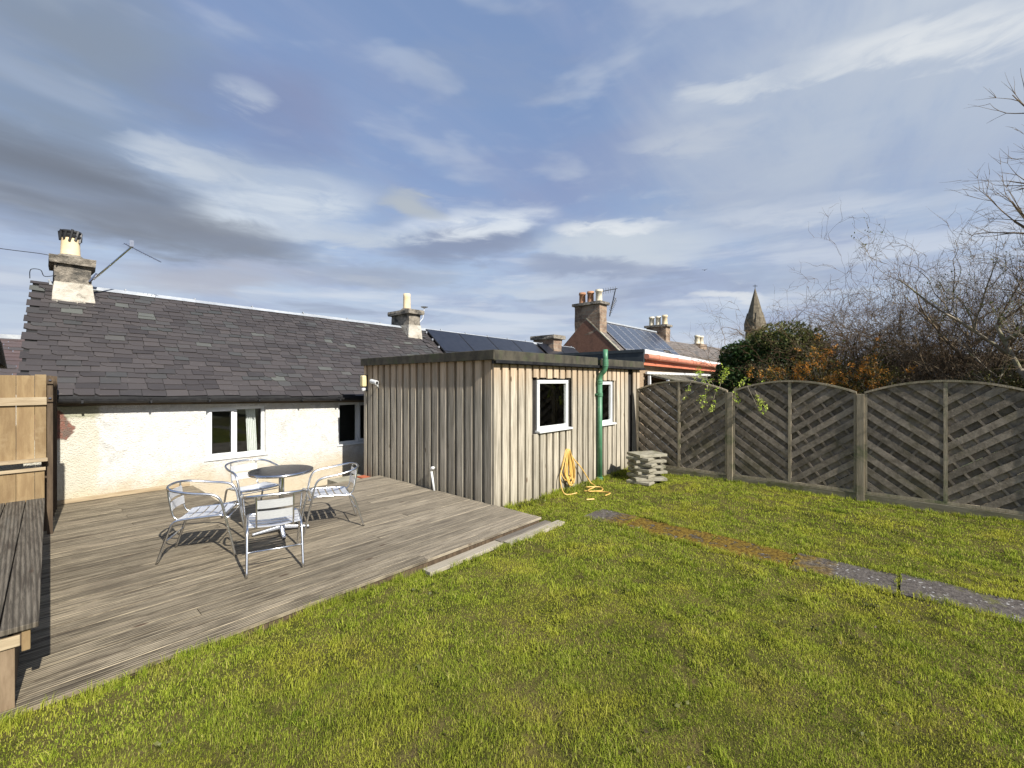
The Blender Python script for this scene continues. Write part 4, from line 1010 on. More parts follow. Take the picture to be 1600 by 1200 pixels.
worldspace(mb.build('end_board', M['endwood'], bench, bevel=.002))
mb = MB(); mb.box(-.075, -.045, 3.66, 7.3, -.05, .33, rzb, (.05, 3.58, 0)); worldspace(mb.build('side_board', M['darkwood'], bench))

# ---------------------------------------------------------------- chairs and table
def make_chair():
    c = thing('aluminium_chair', (0, 0, 0), 'x', 'chair', 'aluminium chairs round the table')
    r = .0125; hb = MB()
    # hoop: left front foot -> arm -> round the back -> right arm -> right front foot   (front = +y)
    half = [(.235, .335, 0), (.245, .30, .18), (.258, .255, .40), (.268, .225, .55), (.272, .185, .625), (.275, .11, .655), (.278, -.02, .672), (.262, -.15, .695), (.215, -.235, .712), (.12, -.285, .722), (0, -.298, .725)]
    pts = half + [(-p[0], p[1], p[2]) for p in half[-2::-1]]
    hb.tube(smooth_path(pts, 5), r, 10); hoop = hb.build('arm_hoop', M['alu'], c, smooth=True)
    # seat frame continuing into the rear legs
    for s in (-1, 1):
        q = [(s * .0, .235, .425), (s * .17, .235, .425), (s * .218, .215, .425), (s * .228, .16, .425), (s * .228, -.05, .415), (s * .228, -.16, .405), (s * .228, -.205, .38), (s * .23, -.24, .30), (s * .232, -.335, 0)]
        MB().tube(smooth_path(q, 5), .012, 10).build('rear_leg', M['alu'], c, smooth=True)
        u = [(s * .155, -.272, .718), (s * .155, -.262, .62), (s * .155, -.235, .47), (s * .155, -.215, .42), (s * .16, -.175, .395), (s * .19, -.12, .400), (s * .228, -.08, .408)]
        MB().tube(smooth_path(u, 5), .008, 8).build('back_upright', M['alu'], c, smooth=True)
    MB().tube([(-.231, -.27, .205), (.231, -.27, .205)], .008, 8).build('stretcher', M['alu'], c, smooth=True)
    MB().tube([(-.245, .295, .40), (-.225, .20, .425)], .007, 6).tube([(.245, .295, .40), (.225, .20, .425)], .007, 6).tube([(-.252, .27, .40), (.252, .27, .40)], .006, 6).build('front_stretcher', M['alu'], c, smooth=True)
    for k in range(5):     # curved seat slats
        y0 = .222 - k * .084; z0 = .432 - .004 * k; sl_ = MB(); n = 8; W_ = .222; v = []
        for j in range(n + 1):
            u = j / n; dx = -W_ + 2 * W_ * u; dip = -.016 * (1 - (2 * u - 1) ** 2)
            v += [(dx, y0, z0 + dip + (.0 if k else -.012)), (dx, y0 - .066, z0 + dip), (dx, y0, z0 + dip - .005 + (.0 if k else -.012)), (dx, y0 - .066, z0 + dip - .005)]
        f = []
        for j in range(n):
            a = 4 * j; b = a + 4; f += [(a, a + 1, b + 1, b), (a + 2, b + 2, b + 3, a + 3), (a, b, b + 2, a + 2), (a + 1, a + 3, b + 3, b + 1)]
        f += [(0, 2, 3, 1), (4 * n, 4 * n + 1, 4 * n + 3, 4 * n + 2)]
        sl_.add(v, f).build('seat_slat', M['aluslat'], c)
    for z0, z1, yo in ((.595, .675, -.266), (.49, .57, -.248)):   # back slats bowed backwards
        v = []; f = []; n = 8
        for j in range(n + 1):
            u = j / n; dx = -.16 + .32 * u; b_ = -.022 * (1 - (2 * u - 1) ** 2)
            v += [(dx, yo + b_ + .018, z0), (dx, yo + b_ + .010, z1), (dx, yo + b_ + .013, z0), (dx, yo + b_ + .005, z1)]
        for j in range(n):
            a = 4 * j; b = a + 4; f += [(a, b, b + 1, a + 1), (a + 2, a + 3, b + 3, b + 2), (a, a + 2, b + 2, b), (a + 1, b + 1, b + 3, a + 3)]
        f += [(0, 1, 3, 2), (4 * n, 4 * n + 2, 4 * n + 3, 4 * n + 1)]
        MB().add(v, f).build('back_slat', M['aluslat'], c)
    ft = MB()
    return c
def dup(o):
    c = o.copy(); COL.objects.link(c)
    for ch in list(o.children):
        d = ch.copy(); COL.objects.link(d); d.parent = c; d.matrix_parent_inverse = ch.matrix_parent_inverse.copy()
    return c
proto = make_chair()
# location, facing vector, label
for i, (px, py, fx, fy, lb) in enumerate([
    (1.66, 4.68, .30, .95, 'chair nearest the camera, seen from behind'),
    (1.26, 5.47, .87, -.49, 'chair left of the table, its arm hoop towards the screen'),
    (1.98, 6.32, .10, -1.0, 'chair on the wall side, behind the round table'),
    (2.55, 5.30, -.95, .31, 'chair right of the table facing left, nearest the timber extension')]):
    o = proto if i == 0 else dup(proto)
    o.location = (px, py, 0); o.rotation_euler = (0, 0, math.atan2(-fx, fy)); tag(o, lb)
tx, ty = 2.03, 5.50
tb = thing('round_table', (tx, ty, 0), 'small round bistro table with dark patterned top and steel pedestal', 'table')
MB().lathe([(.02, .722), (.325, .722), (.335, .726), (.335, .7345), (.02, .7345)], (tx, ty, 0), 48).build('table_top', M['tabletop'], tb)
MB().lathe([(.3355, .708), (.345, .708), (.3485, .722), (.345, .738), (.3355, .738)], (tx, ty, 0), 48).build('rim', M['steel'], tb, smooth=True)
MB().lathe([(.03, .05), (.03, .69), (.09, .705), (.09, .7205)], (tx, ty, 0), 20).build('pedestal', M['steel'], tb, smooth=False)
for k in range(4):
    a = R(-15) + k * math.pi / 2; d = Vector((math.cos(a), math.sin(a), 0)); e = Vector((-d.y, d.x, 0)); C0 = Vector((tx, ty, 0))
    mb = MB(); mb.hexa([C0 + d * .01 - e * .028 + Vector((0, 0, .045)), C0 + d * .30 - e * .022 + Vector((0, 0, .012)), C0 + d * .30 + e * .022 + Vector((0, 0, .012)), C0 + d * .01 + e * .028 + Vector((0, 0, .045)),
                        C0 + d * .01 - e * .022 + Vector((0, 0, .085)), C0 + d * .30 - e * .018 + Vector((0, 0, .034)), C0 + d * .30 + e * .018 + Vector((0, 0, .034)), C0 + d * .01 + e * .022 + Vector((0, 0, .085))])
    lg = mb.build('foot', M['alu'], tb, bevel=.006)
    MB().lathe([(.018, 0), (.02, .004), (.018, .014)], tuple(C0 + d * .285), 12).build('foot_pad', M['black'], lg)

# ---------------------------------------------------------------- neighbours
nb = thing('neighbouring_cottage', (12, 11, -.4), 'low cottage roof with black solar panels continuing past the chimney', 'house')
def nbp(x, v): return Vector((x, YE + (YR - YE) * v, 1.43 - .012 * (x - 6) + (zr(x) - 1.43 + .012 * (x - 6)) * v))
slated(nbp, 8.17, 17.2, 24).build('roof', M['slate'], nb)
mb = MB(); Q = [nbp(8.17, 0), nbp(17.2, 0), nbp(17.2, 1), nbp(8.17, 1)]; mb.add([q - Vector((0, 0, .008)) for q in Q] + [Vector((17.2, 14.1, 1.3)), Vector((8.17, 14.1, 1.4))], [(0, 1, 2, 3), (3, 2, 4, 5)]); mb.build('underlay', M['slate_seam'], nb)
MB().box(8.25, 17.1, YW, 13.9, -.4, 1.3).build('wall', M['harl'], nb)
mb = MB(); x = 8.2
while x < 17.0:
    a, b = nbp(x, 1), nbp(min(17.2, x + 1.1), 1); mb.add([a + Vector((0, -.1, -.045)), b + Vector((0, -.1, -.045)), b + Vector((0, 0, .05)), a + Vector((0, 0, .05)), b + Vector((0, .1, -.04)), a + Vector((0, .1, -.04))], [(0, 1, 2, 3), (3, 2, 4, 5)])
    mb.box(a.x - .015, a.x + .015, a.y - .02, a.y + .02, a.z + .05, a.z + .085); x += 1.1
mb.build('ridge_flashing', M['zinc'], nb)
def panel(parent, P, x0, x1, v0, v1, cell, frame, lift=.11, name='solar_panel'):
    nrm = (P(x0 + 1, v0) - P(x0, v0)).cross(P(x0, v1) - P(x0, v0)).normalized(); nrm = nrm if nrm.z > 0 else -nrm
    a, b, c_, d = P(x0, v0), P(x1, v0), P(x1, v1), P(x0, v1); mb = MB(); mb.hexa([q + nrm * (lift - .035) for q in (a, b, c_, d)] + [q + nrm * lift for q in (a, b, c_, d)])
    o = mb.build(name, frame, parent); k = .022 / max(.001, (x1 - x0)); kv = k * (x1 - x0) / (c_ - b).length * (v1 - v0)
    g = .035 if frame is M['pvframe'] else .018; q = [P(x0 + g, v0 + kv), P(x1 - g, v0 + kv), P(x1 - g, v1 - kv), P(x0 + g, v1 - kv)]
    MB().add([u + nrm * (lift + .003) for u in q], [(0, 1, 2, 3)]).build('cells', cell, o); return o
for k in range(6):
    x0 = 8.55 + k * 1.36 + (.25 if k > 3 else 0)
    panel(nb, nbp, x0, x0 + 1.34, .60, .96, M['pv'], M['black']); panel(nb, nbp, x0, x0 + 1.34, .22, .595, M['pv'], M['black'])
mb = MB()
for k in range(6): q = nbp(8.50, .30 + .12 * k) + Vector((0, 0, .09)); mb.box(q.x - .02, q.x + .02, q.y - .03, q.y + .03, q.z - .03, q.z + .03)
mb.build('clamp', M['pvframe'], nb)
mb = MB(); stack(mb, 14.9, 15.5, 11.0, 12.1, 2.9, 3.62, 3, .02); c3 = mb.build('chimney', M['stone'], nb)
mb = MB(); stack(mb, 14.78, 15.62, 10.9, 12.2, 3.62, 3.78, 2, .02); mb.build('coping', M['chimstone'], c3)

# sandstone house: gable to the west, panels and rooflights on the south slope
sh = thing('sandstone_house', (23, 12.6, -.4), 'taller sandstone house with brown gable, chimneys and gridded solar panels', 'house')
XA, XB, YM, ZR = 20.0, 29.6, 12.66, 5.12; HW = 4.4; ZE2 = ZR - HW * .93
mb = MB(); mb.prism([(XA, YM - HW, -.4), (XA, YM + HW, -.4), (XA, YM + HW, ZE2), (XA, YM, ZR), (XA, YM - HW, ZE2)], (XB - XA, 0, 0)); mb.build('wall', M['redstone'], sh)
def shp(x, v): return Vector((x, YM - HW - .25 + (HW + .25) * v, ZE2 - .22 + (ZR + .06 - ZE2 + .22) * v))
slated(shp, XA + .12, XB, 26, .25, .35).build('roof', M['slatefar'], sh)
mb = MB(); Q = [shp(XA + .05, 0), shp(XB, 0), shp(XB, 1), shp(XA + .05, 1)]; mb.add(Q + [Vector((XB, YM + HW + .2, ZE2 - .1)), Vector((XA + .05, YM + HW + .2, ZE2 - .1))], [(0, 1, 2, 3), (3, 2, 4, 5)]); mb.build('underlay', M['slate_seam'], sh)
mb = MB(); a, b = shp(XA - .02, 0), shp(XA - .02, 1); mb.hexa([a, a + Vector((.16, 0, 0)), b + Vector((.16, 0, 0)), b, a + Vector((0, 0, .07)), a + Vector((.16, 0, .07)), b + Vector((.16, 0, .07)), b + Vector((0, 0, .07))]); mb.build('skew_coping', M['slab'], sh)
a, b = shp(XA, 1), shp(XB, 1); MB().hexa([a + Vector((0, -.12, -.02)), b + Vector((0, -.12, -.02)), b + Vector((0, .12, -.02)), a + Vector((0, .12, -.02)), a + Vector((0, -.1, .07)), b + Vector((0, -.1, .07)), b + Vector((0, .1, .07)), a + Vector((0, .1, .07))]).build('ridge_flashing', M['zinc'], sh)
for x0 in (20.75, 21.8, 22.85, 23.9): panel(sh, shp, x0, x0 + 1.02, .60, .955, M['pvcell'], M['pvframe'])
for x0 in (20.75, 21.8): panel(sh, shp, x0, x0 + 1.02, .25, .595, M['pvcell'], M['pvframe'])
panel(sh, shp, 22.85, 23.4, .25, .595, M['pvcell'], M['pvframe'])
for x0 in (25.0, 26.05, 27.1): panel(sh, shp, x0, x0 + 1.02, .66, .955, M['pvcell'], M['pvframe'])
for x0 in (25.0, 27.1): panel(sh, shp, x0, x0 + 1.02, .30, .655, M['pvcell'], M['pvframe'])
for x0 in (23.75, 26.2):
    o = panel(sh, shp, x0, x0 + .8, .42, .62, M['dark'], M['black'], .14, 'rooflight')
def big_chimney(parent, x0, x1, y0, y1, z0, z1, pots, h, r):
    mb = MB(); stack(mb, x0, x1, y0, y1, z0, z1, 5, .015); c_ = mb.build('chimney', M['stone'], parent)
    mb = MB(); stack(mb, x0 - .12, x1 + .12, y0 - .12, y1 + .12, z1, z1 + .14, 1, .01); mb.build('coping', M['chimstone'], c_)
    n = len(pots)
    for k, m in enumerate(pots):
        yy = y0 + (y1 - y0) * (k + .5) / n; pot(c_, (x0 + x1) / 2, yy, z1 + .12, h * (1 if k != 0 else 1.05), r, m)
    return c_
big_chimney(sh, 20.0, 20.72, 11.80, 13.35, 4.3, 5.88, [M['potwhite'], M['potred'], M['potred']], .66, .19)
big_chimney(sh, 28.9, 29.6, 11.95, 13.35, 4.4, 5.55, [M['pot'], M['potwhite'], M['potwhite']], .66, .19)
mb = MB(); A = Vector((20.85, 11.7, 5.3)); mb.tube([A, A + Vector((.45, -.1, 1.5))], .03, 5); T = A + Vector((.45, -.1, 1.5))
mb.tube([T + Vector((-.9, .5, -.22)), T + Vector((.12, -.05, .05))], .022, 5)
for k in range(7): q = T + Vector((-.9, .5, -.22)) * (k / 7); mb.tube([q + Vector((.05, .03, .16)), q - Vector((.05, .03, .16))], .012, 4)
B_ = A + Vector((.1, 0, .3)); mb.tube([B_ + Vector((-.1, 0, -.15)), B_ + Vector((.42, -.1, .75))], .022, 5)
for k in range(8): q = B_ + Vector((.42, -.1, .75)) * (k / 8); mb.tube([q + Vector((.15, 0, -.09)), q - Vector((.15, 0, -.09))], .012, 4)
mb.build('tv_aerial', M['black'], sh)

# rear extension with terracotta gutter
ex = thing('rear_extension', (15, 6, -.4), 'tan pebbledash extension with dark grey fascia and terracotta gutter beyond the fence', 'extension')
X0, X1, Y0, Y1 = 10.66, 22.5, 4.95, 8.9
q0, q1 = Vector((X0, Y0, 0)), Vector((X1, Y0 + .60, 0))
mb = MB(); mb.prism([(X0 + .1, Y0 + .22, -.4), (X1 - .1, Y0 + .8, -.4), (X1 - .1, Y1, -.4), (X0 + .1, Y1, -.4)], (0, 0, 2.7)); mb.build('wall', M['pebble'], ex)
mb = MB(); mb.box(X0 - .02, X0 + .05, Y0 + .03, 9.3, 2.29, 2.59); mb.build('fascia', M['greypaint'], ex, bevel=.01)
MB().box(X0 - .035, X0 - .021, Y0 + .02, 9.3, 2.55, 2.63).build('roof_edge', M['greypaint'], ex)
mb = MB(); mb.prism([(X0 + .05, Y0 + .04, 2.52), (X1, Y0 + .64, 2.37), (X1, Y1, 2.5), (X0 + .05, Y1, 2.56)], (0, 0, .05)); mb.build('roof', M['felt'], ex)
def strip(z0a, z1a, z0b, z1b, y_in, y_out, nm_, m):
    MB().hexa([(X0, Y0 + y_out, z0a), (X1, Y0 + .6 + y_out, z0b), (X1, Y0 + .6 + y_in, z0b), (X0, Y0 + y_in, z0a), (X0, Y0 + y_out, z1a), (X1, Y0 + .6 + y_out, z1b), (X1, Y0 + .6 + y_in, z1b), (X0, Y0 + y_in, z1a)]).build(nm_, m, ex, bevel=.005)
strip(2.50, 2.63, 2.40, 2.47, .04, .0, 'roof_trim', M['white'])
strip(2.22, 2.40, 2.14, 2.26, .08, .05, 'terracotta_fascia', M['terracotta'])
mb = MB(); A_ = Vector((X0, Y0 - .03, 2.44)); B_ = Vector((X1, Y0 + .57, 2.33)); mb.tube([A_, B_], .075, 12)
for k in range(8): q = A_.lerp(B_, (k + .5) / 8); mb.tube([q, q + Vector((.12, 0, 0))], .085, 12)
mb.build('gutter', M['terrapale'], ex)
# lean-to roof with glazing bars
lt = thing('lean_to', (13.2, 4.4, -.2), 'low lean-to with slatted glazed roof showing just over the fence', 'lean-to')
mb = MB(); la, lb_ = 11.1, 16.2; ya, yb = 5.10, 3.5; za, zb2 = 1.99, 1.60
for k in range(24):
    xx = la + (lb_ - la) * k / 23; mb.hexa([(xx, yb, zb2 - .03), (xx + .05, yb, zb2 - .03), (xx + .05, ya, za - .03), (xx, ya, za - .03), (xx, yb, zb2 + .02), (xx + .05, yb, zb2 + .02), (xx + .05, ya, za + .02), (xx, ya, za + .02)])
mb.build('glazing_bar', M['slab'], lt)
M['leanroof'] = pmat('dull_polycarbonate', (.20, .19, .17), (.26, .25, .22), 6, rough=.4, bump=0, tint=0)
MB().hexa([(la, yb, zb2 - .02), (lb_, yb, zb2 - .02), (lb_, ya, za - .02), (la, ya, za - .02), (la, yb, zb2), (lb_, yb, zb2), (lb_, ya, za), (la, ya, za)]).build('roof_sheet', M['leanroof'], lt)
MB().box(la - .06, lb_, ya - .03, ya + .03, za + .005, za + .07).build('flashing', M['white'], lt)
mb = MB(); mb.box(la - .05, la + .02, yb, ya, -.2, 1.50); mb.box(la - .06, la + .03, yb, ya, 1.50, 1.56)
for yy in (3.5, 4.0, 4.5, 5.0): mb.box(la - .055, la + .025, yy, yy + .06, 1.56, 1.62 + (yy - 3.5) * .22)
mb.box(la, lb_, yb, yb + .06, -.2, 1.56); mb.build('side_wall', M['white'], lt)

# long slate roof further back, with pots
fr_ = thing('terraced_house', (45, 14, -.4), 'long brown slate roof in the background behind the evergreen', 'house')
def frp(x, v): return Vector((x, 12 + 4 * v, 1.6 + 3.95 * v + .012 * (x - 38)))
slated(frp, 36, 58, 18, .45, .7, lift=.03).build('roof', M['slatefar'], fr_)
MB().box(36.2, 57.8, 12.3, 19.7, -.4, 1.9).build('wall', M['stone'], fr_)
mb = MB(); mb.add([frp(36, 0), frp(58, 0), frp(58, 1), frp(36, 1), Vector((58, 20, 1.9)), Vector((36, 20, 1.6))], [(0, 1, 2, 3), (3, 2, 4, 5)]); mb.build('underlay', M['slate_seam'], fr_)
mb = MB(); stack(mb, 46.2, 48.2, 15.5, 16.5, 4.2, 5.75, 2, .03); c5 = mb.build('chimney', M['stone'], fr_)
pot(c5, 46.7, 16.0, 5.75, .9, .28, M['potwhite']); pot(c5, 47.8, 16.0, 5.75, .9, .28, M['potwhite'])

# church spire
def at(px, dist): r_ = (px - 800) / 682; return Vector((.7443 * dist + .6679 * r_ * dist, .6679 * dist - .7443 * r_ * dist, 0))
SP = Vector((86.0, 22.0, 0)); SP = Vector((.7443 * 78 + .6679 * .557 * 78, .6679 * 78 - .7443 * .557 * 78, 0))
ch = thing('church', (SP.x, SP.y, -.5), 'distant stone church spire rising behind the evergreen', 'church')
MB().lathe([(1.6, -.5), (1.6, 10.6), (1.55, 10.9)], tuple(SP), 8).build('tower', M['spire'], ch)
MB().lathe([(1.6, 10.9), (1.8, 11.0), (1.75, 11.6), (1.5, 11.7), (1.5, 13.2), (1.3, 13.7), (.08, 18.4), (.04, 18.6)], tuple(SP), 8).build('spire', M['spire'], ch)
mb = MB(); mb.tube([(SP.x, SP.y, 18.5), (SP.x, SP.y, 19.2)], .05, 5); mb.tube([(SP.x - .25, SP.y + .3, 18.95), (SP.x + .25, SP.y - .3, 18.95)], .05, 5); mb.build('cross', M['black'], ch)
mb = MB()
for k in range(4):
    a = k * math.pi / 2 + .4; mb.lathe([(.5, 10.9), (.55, 12.2), (.06, 14.0), (.02, 14.2)], (SP.x + 1.25 * math.cos(a), SP.y + 1.25 * math.sin(a), 0), 6)
mb.build('pinnacle', M['spire'], ch)

# roofs at the far left
nl = thing('outbuilding', (-2.2, 11, -.4), 'near black roof verge cut by the left edge of the picture', 'house')
mb = MB(); mb.prism([(-.24, 9.2, 2.05), (-.31, 9.2, 2.55), (-1.9, 9.2, 4.9), (-3.6, 9.2, 2.2)], (0, 4, 0)); mb.build('roof', M['darkwood'], nl)
MB().box(-3.5, -.42, 9.3, 13.1, -.4, 2.2).build('wall', M['harl'], nl)
nf_ = thing('distant_house', (-2, 20, -.4), 'red brown slate roof low behind the timber screen', 'house')
def nfp(x, v): return Vector((x, 15.5 + 3 * v, 1.75 + 1.25 * v))
slated(nfp, -9, .6, 12, .3, .45).build('roof', slatemat('red_slate', (.085, .058, .054), (.12, .082, .074)), nf_)
MB().box(-8.8, .4, 15.8, 21.5, -.4, 1.8).build('wall', M['harl'], nf_)
a, b = nfp(-9, 1), nfp(.6, 1); MB().box(-9, .62, a.y - .1, a.y + .1, a.z - .02, a.z + .10).build('ridge_flashing', M['zinc'], nf_)
wh = thing('white_house', (54, -6, -.4), 'white walled house glimpsed through the bushes above the fence', 'house')
MB().box(50, 58, -12, 0, -.4, 2.9).build('wall', M['render_far'], wh)
MB().prism([(49.8, -12.2, 2.9), (58.2, -12.2, 2.9), (54, -12.2, 4.2)], (0, 12.4, 0)).build('roof', M['slatefar'], wh)
mb = MB(); mb.box(49.98, 50.0, -3.2, -2.3, .9, 2.1); mb.build('window', M['dark'], wh)

# ---------------------------------------------------------------- vegetation
class Twigs:
    def __init__(s): s.a = []; s.b = []; s.r = []; s.q = []; s.tips = []
    def seg(s, a, b, r0, r1): s.a.append(a[:]); s.b.append(b[:]); s.r.append(r0); s.q.append(r1)
    def grow(s, p, d, L, r, depth, wander=.25, spread=.6, kids=3, up=.1, droop=0.0, seglen=.12):
        n = max(3, int(L / seglen)); p = Vector(p); d = Vector(d).normalized(); r0 = r; kidat = sorted(random.uniform(.2, .98) for _ in range(kids)) if depth > 0 else []
        for i in range(n):
            d = (d + Vector((random.gauss(0, 1), random.gauss(0, 1), random.gauss(0, 1))) * wander * .5 + Vector((0, 0, up - droop * (i / n)))*.25).normalized()
            q = p + d * (L / n); r1 = r * (1 - .75 * (i + 1) / n); s.seg(p, q, r0, r1)
            while kidat and kidat[0] <= (i + 1) / n:
                kidat.pop(0); ax = d.cross(Vector((random.gauss(0, 1), random.gauss(0, 1), random.gauss(0, 1)))).normalized()
                nd = (Matrix.Rotation(spread * random.uniform(.6, 1.4), 3, ax) @ d)
                s.grow(q, nd, L * random.uniform(.35, .65), max(r1 * .7, .0032), depth - 1, wander, spread, kids, up, droop, seglen * .8)
            p = q; r0 = r1
        s.tips.append(p.copy())
    def build(s, name, mat, parent=None, origin=(0, 0, 0), sides=4):
        a = np.array(s.a); b = np.array(s.b); r = np.array(s.r)[:, None]; q = np.array(s.q)[:, None]; n = len(a)
        d = b - a; d /= np.linalg.norm(d, axis=1)[:, None] + 1e-9; ref = np.where(np.abs(d[:, 2:3]) < .9, [[0, 0, 1.0]], [[1.0, 0, 0]])
        u = np.cross(d, ref); u /= np.linalg.norm(u, axis=1)[:, None]; w_ = np.cross(d, u); v = np.empty((n, sides * 2, 3))
        for k in range(sides):
            t_ = 2 * math.pi * k / sides; o = u * math.cos(t_) + w_ * math.sin(t_); v[:, k] = a + o * r; v[:, sides + k] = b + o * q
        base = np.arange(n)[:, None] * sides * 2; f = np.concatenate([base + [[k, (k + 1) % sides, sides + (k + 1) % sides, sides + k]] for k in range(sides)], 1).ravel()
        return npmesh(name, v.reshape(-1, 3), f, np.full(n * sides, 4), mat, parent, origin)
def shell(c, rad, n, inner=.6, zmin=None):
    c = np.array(c); d = rng.normal(0, 1, (n, 3)); d /= np.linalg.norm(d, axis=1)[:, None]
    k = (.82 + .28 * fbm(d[:, 0] * 2.2 + 5, d[:, 1] * 2.2 + d[:, 2] * 2.7, 77) * 1.4) * rng.uniform(inner, 1, n) ** .5
    p = c + d * np.array(rad) * k[:, None]
    return p if zmin is None else p[p[:, 2] > zmin]

# dark ivy-clad evergreen
iv = thing('ivy_tree', (13.0, 2.5, -.2), 'dense dark evergreen covered in ivy behind the second fence panel', 'tree')
P_ = np.concatenate([shell((13.0, 2.60, 1.4), (1.0, 1.15, 1.55), 22000), shell((13.2, 1.9, 2.0), (.7, .7, 1.0), 8000), shell((12.7, 3.3, 1.2), (.7, .6, 1.1), 6000)] + [shell((13 + random.uniform(-.7, .5), 2.6 + random.uniform(-1.2, 1.1), random.uniform(1.6, 2.9)), (.38, .38, .38), 1300, .3) for _ in range(16)])
leafcloud('crown', P_, .075, M['ivy'], iv, (13.0, 2.5, -.2), up=.3, aspect=.8)
P_ = shell((13.0, 2.3, 2.75), (.75, .9, .55), 3500); leafcloud('olive_growth', P_, .07, M['ivylight'], iv, (13.0, 2.5, -.2), up=.6)  # paler olive leaves over the top of the crown
MB().tube([(13.0, 2.5, -.2), (13.05, 2.45, 1.2), (13.0, 2.5, 2.4)], .14, 8, rads=[.16, .13, .07]).build('trunk', M['bark'], iv)
# orange-berried shrub
og = thing('pyracantha', (10.6, 1.35, -.2), 'shrub with orange berries showing over the middle fence panel', 'shrub')
tw = Twigs(); 
for k in range(34):
    a = random.uniform(0, 6.28); tw.grow((10.6 + random.uniform(-.2, .2), 1.15 + random.uniform(-.65, .6), .72), (math.cos(a) * .35, math.sin(a) * .7, 1), random.uniform(.75, 1.35), .014, 2, .22, .5, 5, .15)
tw.build('stems', M['barkpale'], og, (10.6, 1.35, -.2))
sel = [(b_[0], b_[1], b_[2]) for b_ in tw.b if b_[2] > 1.2]; sel = np.array(sel)
idx = rng.integers(0, len(sel), 9000); P_ = sel[idx] + rng.normal(0, .05, (9000, 3)); leafcloud('foliage', P_, .045, M['olive'], og, (10.6, 1.35, -.2), up=.3)
cl_ = rng.integers(0, len(sel), 420); P_ = (sel[cl_][:, None, :] + rng.normal(0, .03, (420, 22, 3))).reshape(-1, 3); leafcloud('berries', P_, .032, M['orange'], og, (10.6, 1.35, -.2), aspect=.9)
# olive bush low on the right
for (cx, cy, cz, rx, ry, rz_, nn, lb, ct) in [(11.4, .35, 1.4, .6, .55, .75, 7000, 'yellow green bush beside the orange berried shrub', 'olive'),
                                 (10.8, -1.6, 1.35, .8, 1.1, .75, 9000, 'olive brown bush low behind the right hand fence panel', 'olive')]:
    b_ = thing('bush', (cx, cy, -.2), lb, 'bush')
    leafcloud('foliage', shell((cx, cy, cz), (rx, ry, rz_), nn, .2), .05, M[ct], b_, (cx, cy, -.2), up=.3)
    tw = Twigs()
    for k in range(22):
        a = random.uniform(0, 6.28); tw.grow((cx, cy, .2), (math.cos(a) * .5, math.sin(a) * .7, 1), random.uniform(1.3, 2.1), .012, 2, .25, .6, 3, .1)
    tw.build('stems', M['barkdark'], b_, (cx, cy, -.2))
# tangled bare climbers: one thing each
def tangle(cx, cy, name, label, cat, n, hgt, spreadr, mat, droop=.8, seed=1, z0=.4, kids=4, arch=1.0):
    random.seed(seed); o = thing(name, (cx, cy, -.2), label, cat); tw = Twigs()
    for k in range(n):
        a = random.uniform(0, 6.28); rr = random.uniform(0, spreadr)
        p = (cx + rr * math.cos(a) * .7, cy + rr * math.sin(a), z0 + random.uniform(0, hgt * .45))
        tw.grow(p, (math.cos(a) * .6 * arch, math.sin(a) * .9 * arch, random.uniform(.5, 1.3)), hgt * random.uniform(.35, .7), random.uniform(.008, .017), 3 if n > 50 else 2, .38, .75, kids, .2, droop, .10)
    tw.build('branches', mat, o, (cx, cy, -.2), 3)
    if n > 50:
        B = np.array([tuple(q) for q in tw.b]); B = B[(B[:, 2] < 1.2 + hgt * .28) & (rng.random(len(B)) < .35)]
        leafcloud('dead_leaves', B + rng.normal(0, .03, B.shape), .038, M['deadleaf'], o, (cx, cy, -.2))
    t2 = Twigs()
    for k in range(4): t2.grow((cx + random.uniform(-.3, .3), cy + random.uniform(-.5, .5), -.2), (random.uniform(-.2, .2), random.uniform(-.3, .3), 1), hgt * .8, .05, 0, .2)
    t2.build('stems', mat, o, (cx, cy, -.2), 6); return o
tangle(13.2, 1.15, 'bare_climber', 'purple brown tangle of bare arching twigs right of the ivy tree', 'shrub', 130, 3.7, 1.0, M['barkdark'], 1.0, 3)
tangle(13.4, -.35, 'bare_climber', 'dense brown mass of leafless twigs above the third fence panel', 'shrub', 130, 3.9, 1.2, M['barkdark'], .8, 5)
tangle(12.6, -1.5, 'bare_climber', 'grey brown leafless thicket near the right edge of the picture', 'shrub', 130, 4.1, 1.3, M['bark'], .4, 8)
tangle(12.0, -.3, 'bare_shrub', 'pale dead twiggy growth just over the fence between post and picture edge', 'shrub', 100, 2.3, 1.2, M['bark'], .3, 11)
tangle(13.6, 2.4, 'bare_climber', 'thin arching twigs spraying over the top of the ivy tree', 'shrub', 16, 2.1, .9, M['bark'], .9, 13, z0=2.2, kids=4, arch=1.5)
# thin leaning branch sprays left of the ivy tree
random.seed(21); o = thing('bare_tree', (15.0, 4.2, -.2), 'thin leafless tree spraying left over the distant slate roof', 'tree'); tw = Twigs()
tw.seg((15.0, 3.8, -.2), (15.0, 3.9, 2.0), .06, .05)
for k in range(7): tw.grow((15.0, 3.9, 1.8 + .15 * k), (random.uniform(-.3, .3), random.uniform(.5, 1.1), random.uniform(.1, .6)), random.uniform(1.2, 2.2), .016, 2, .25, .55, 4, .1, .1)
tw.build('branches', M['bark'], o, (15.0, 4.2, -.2), 3)
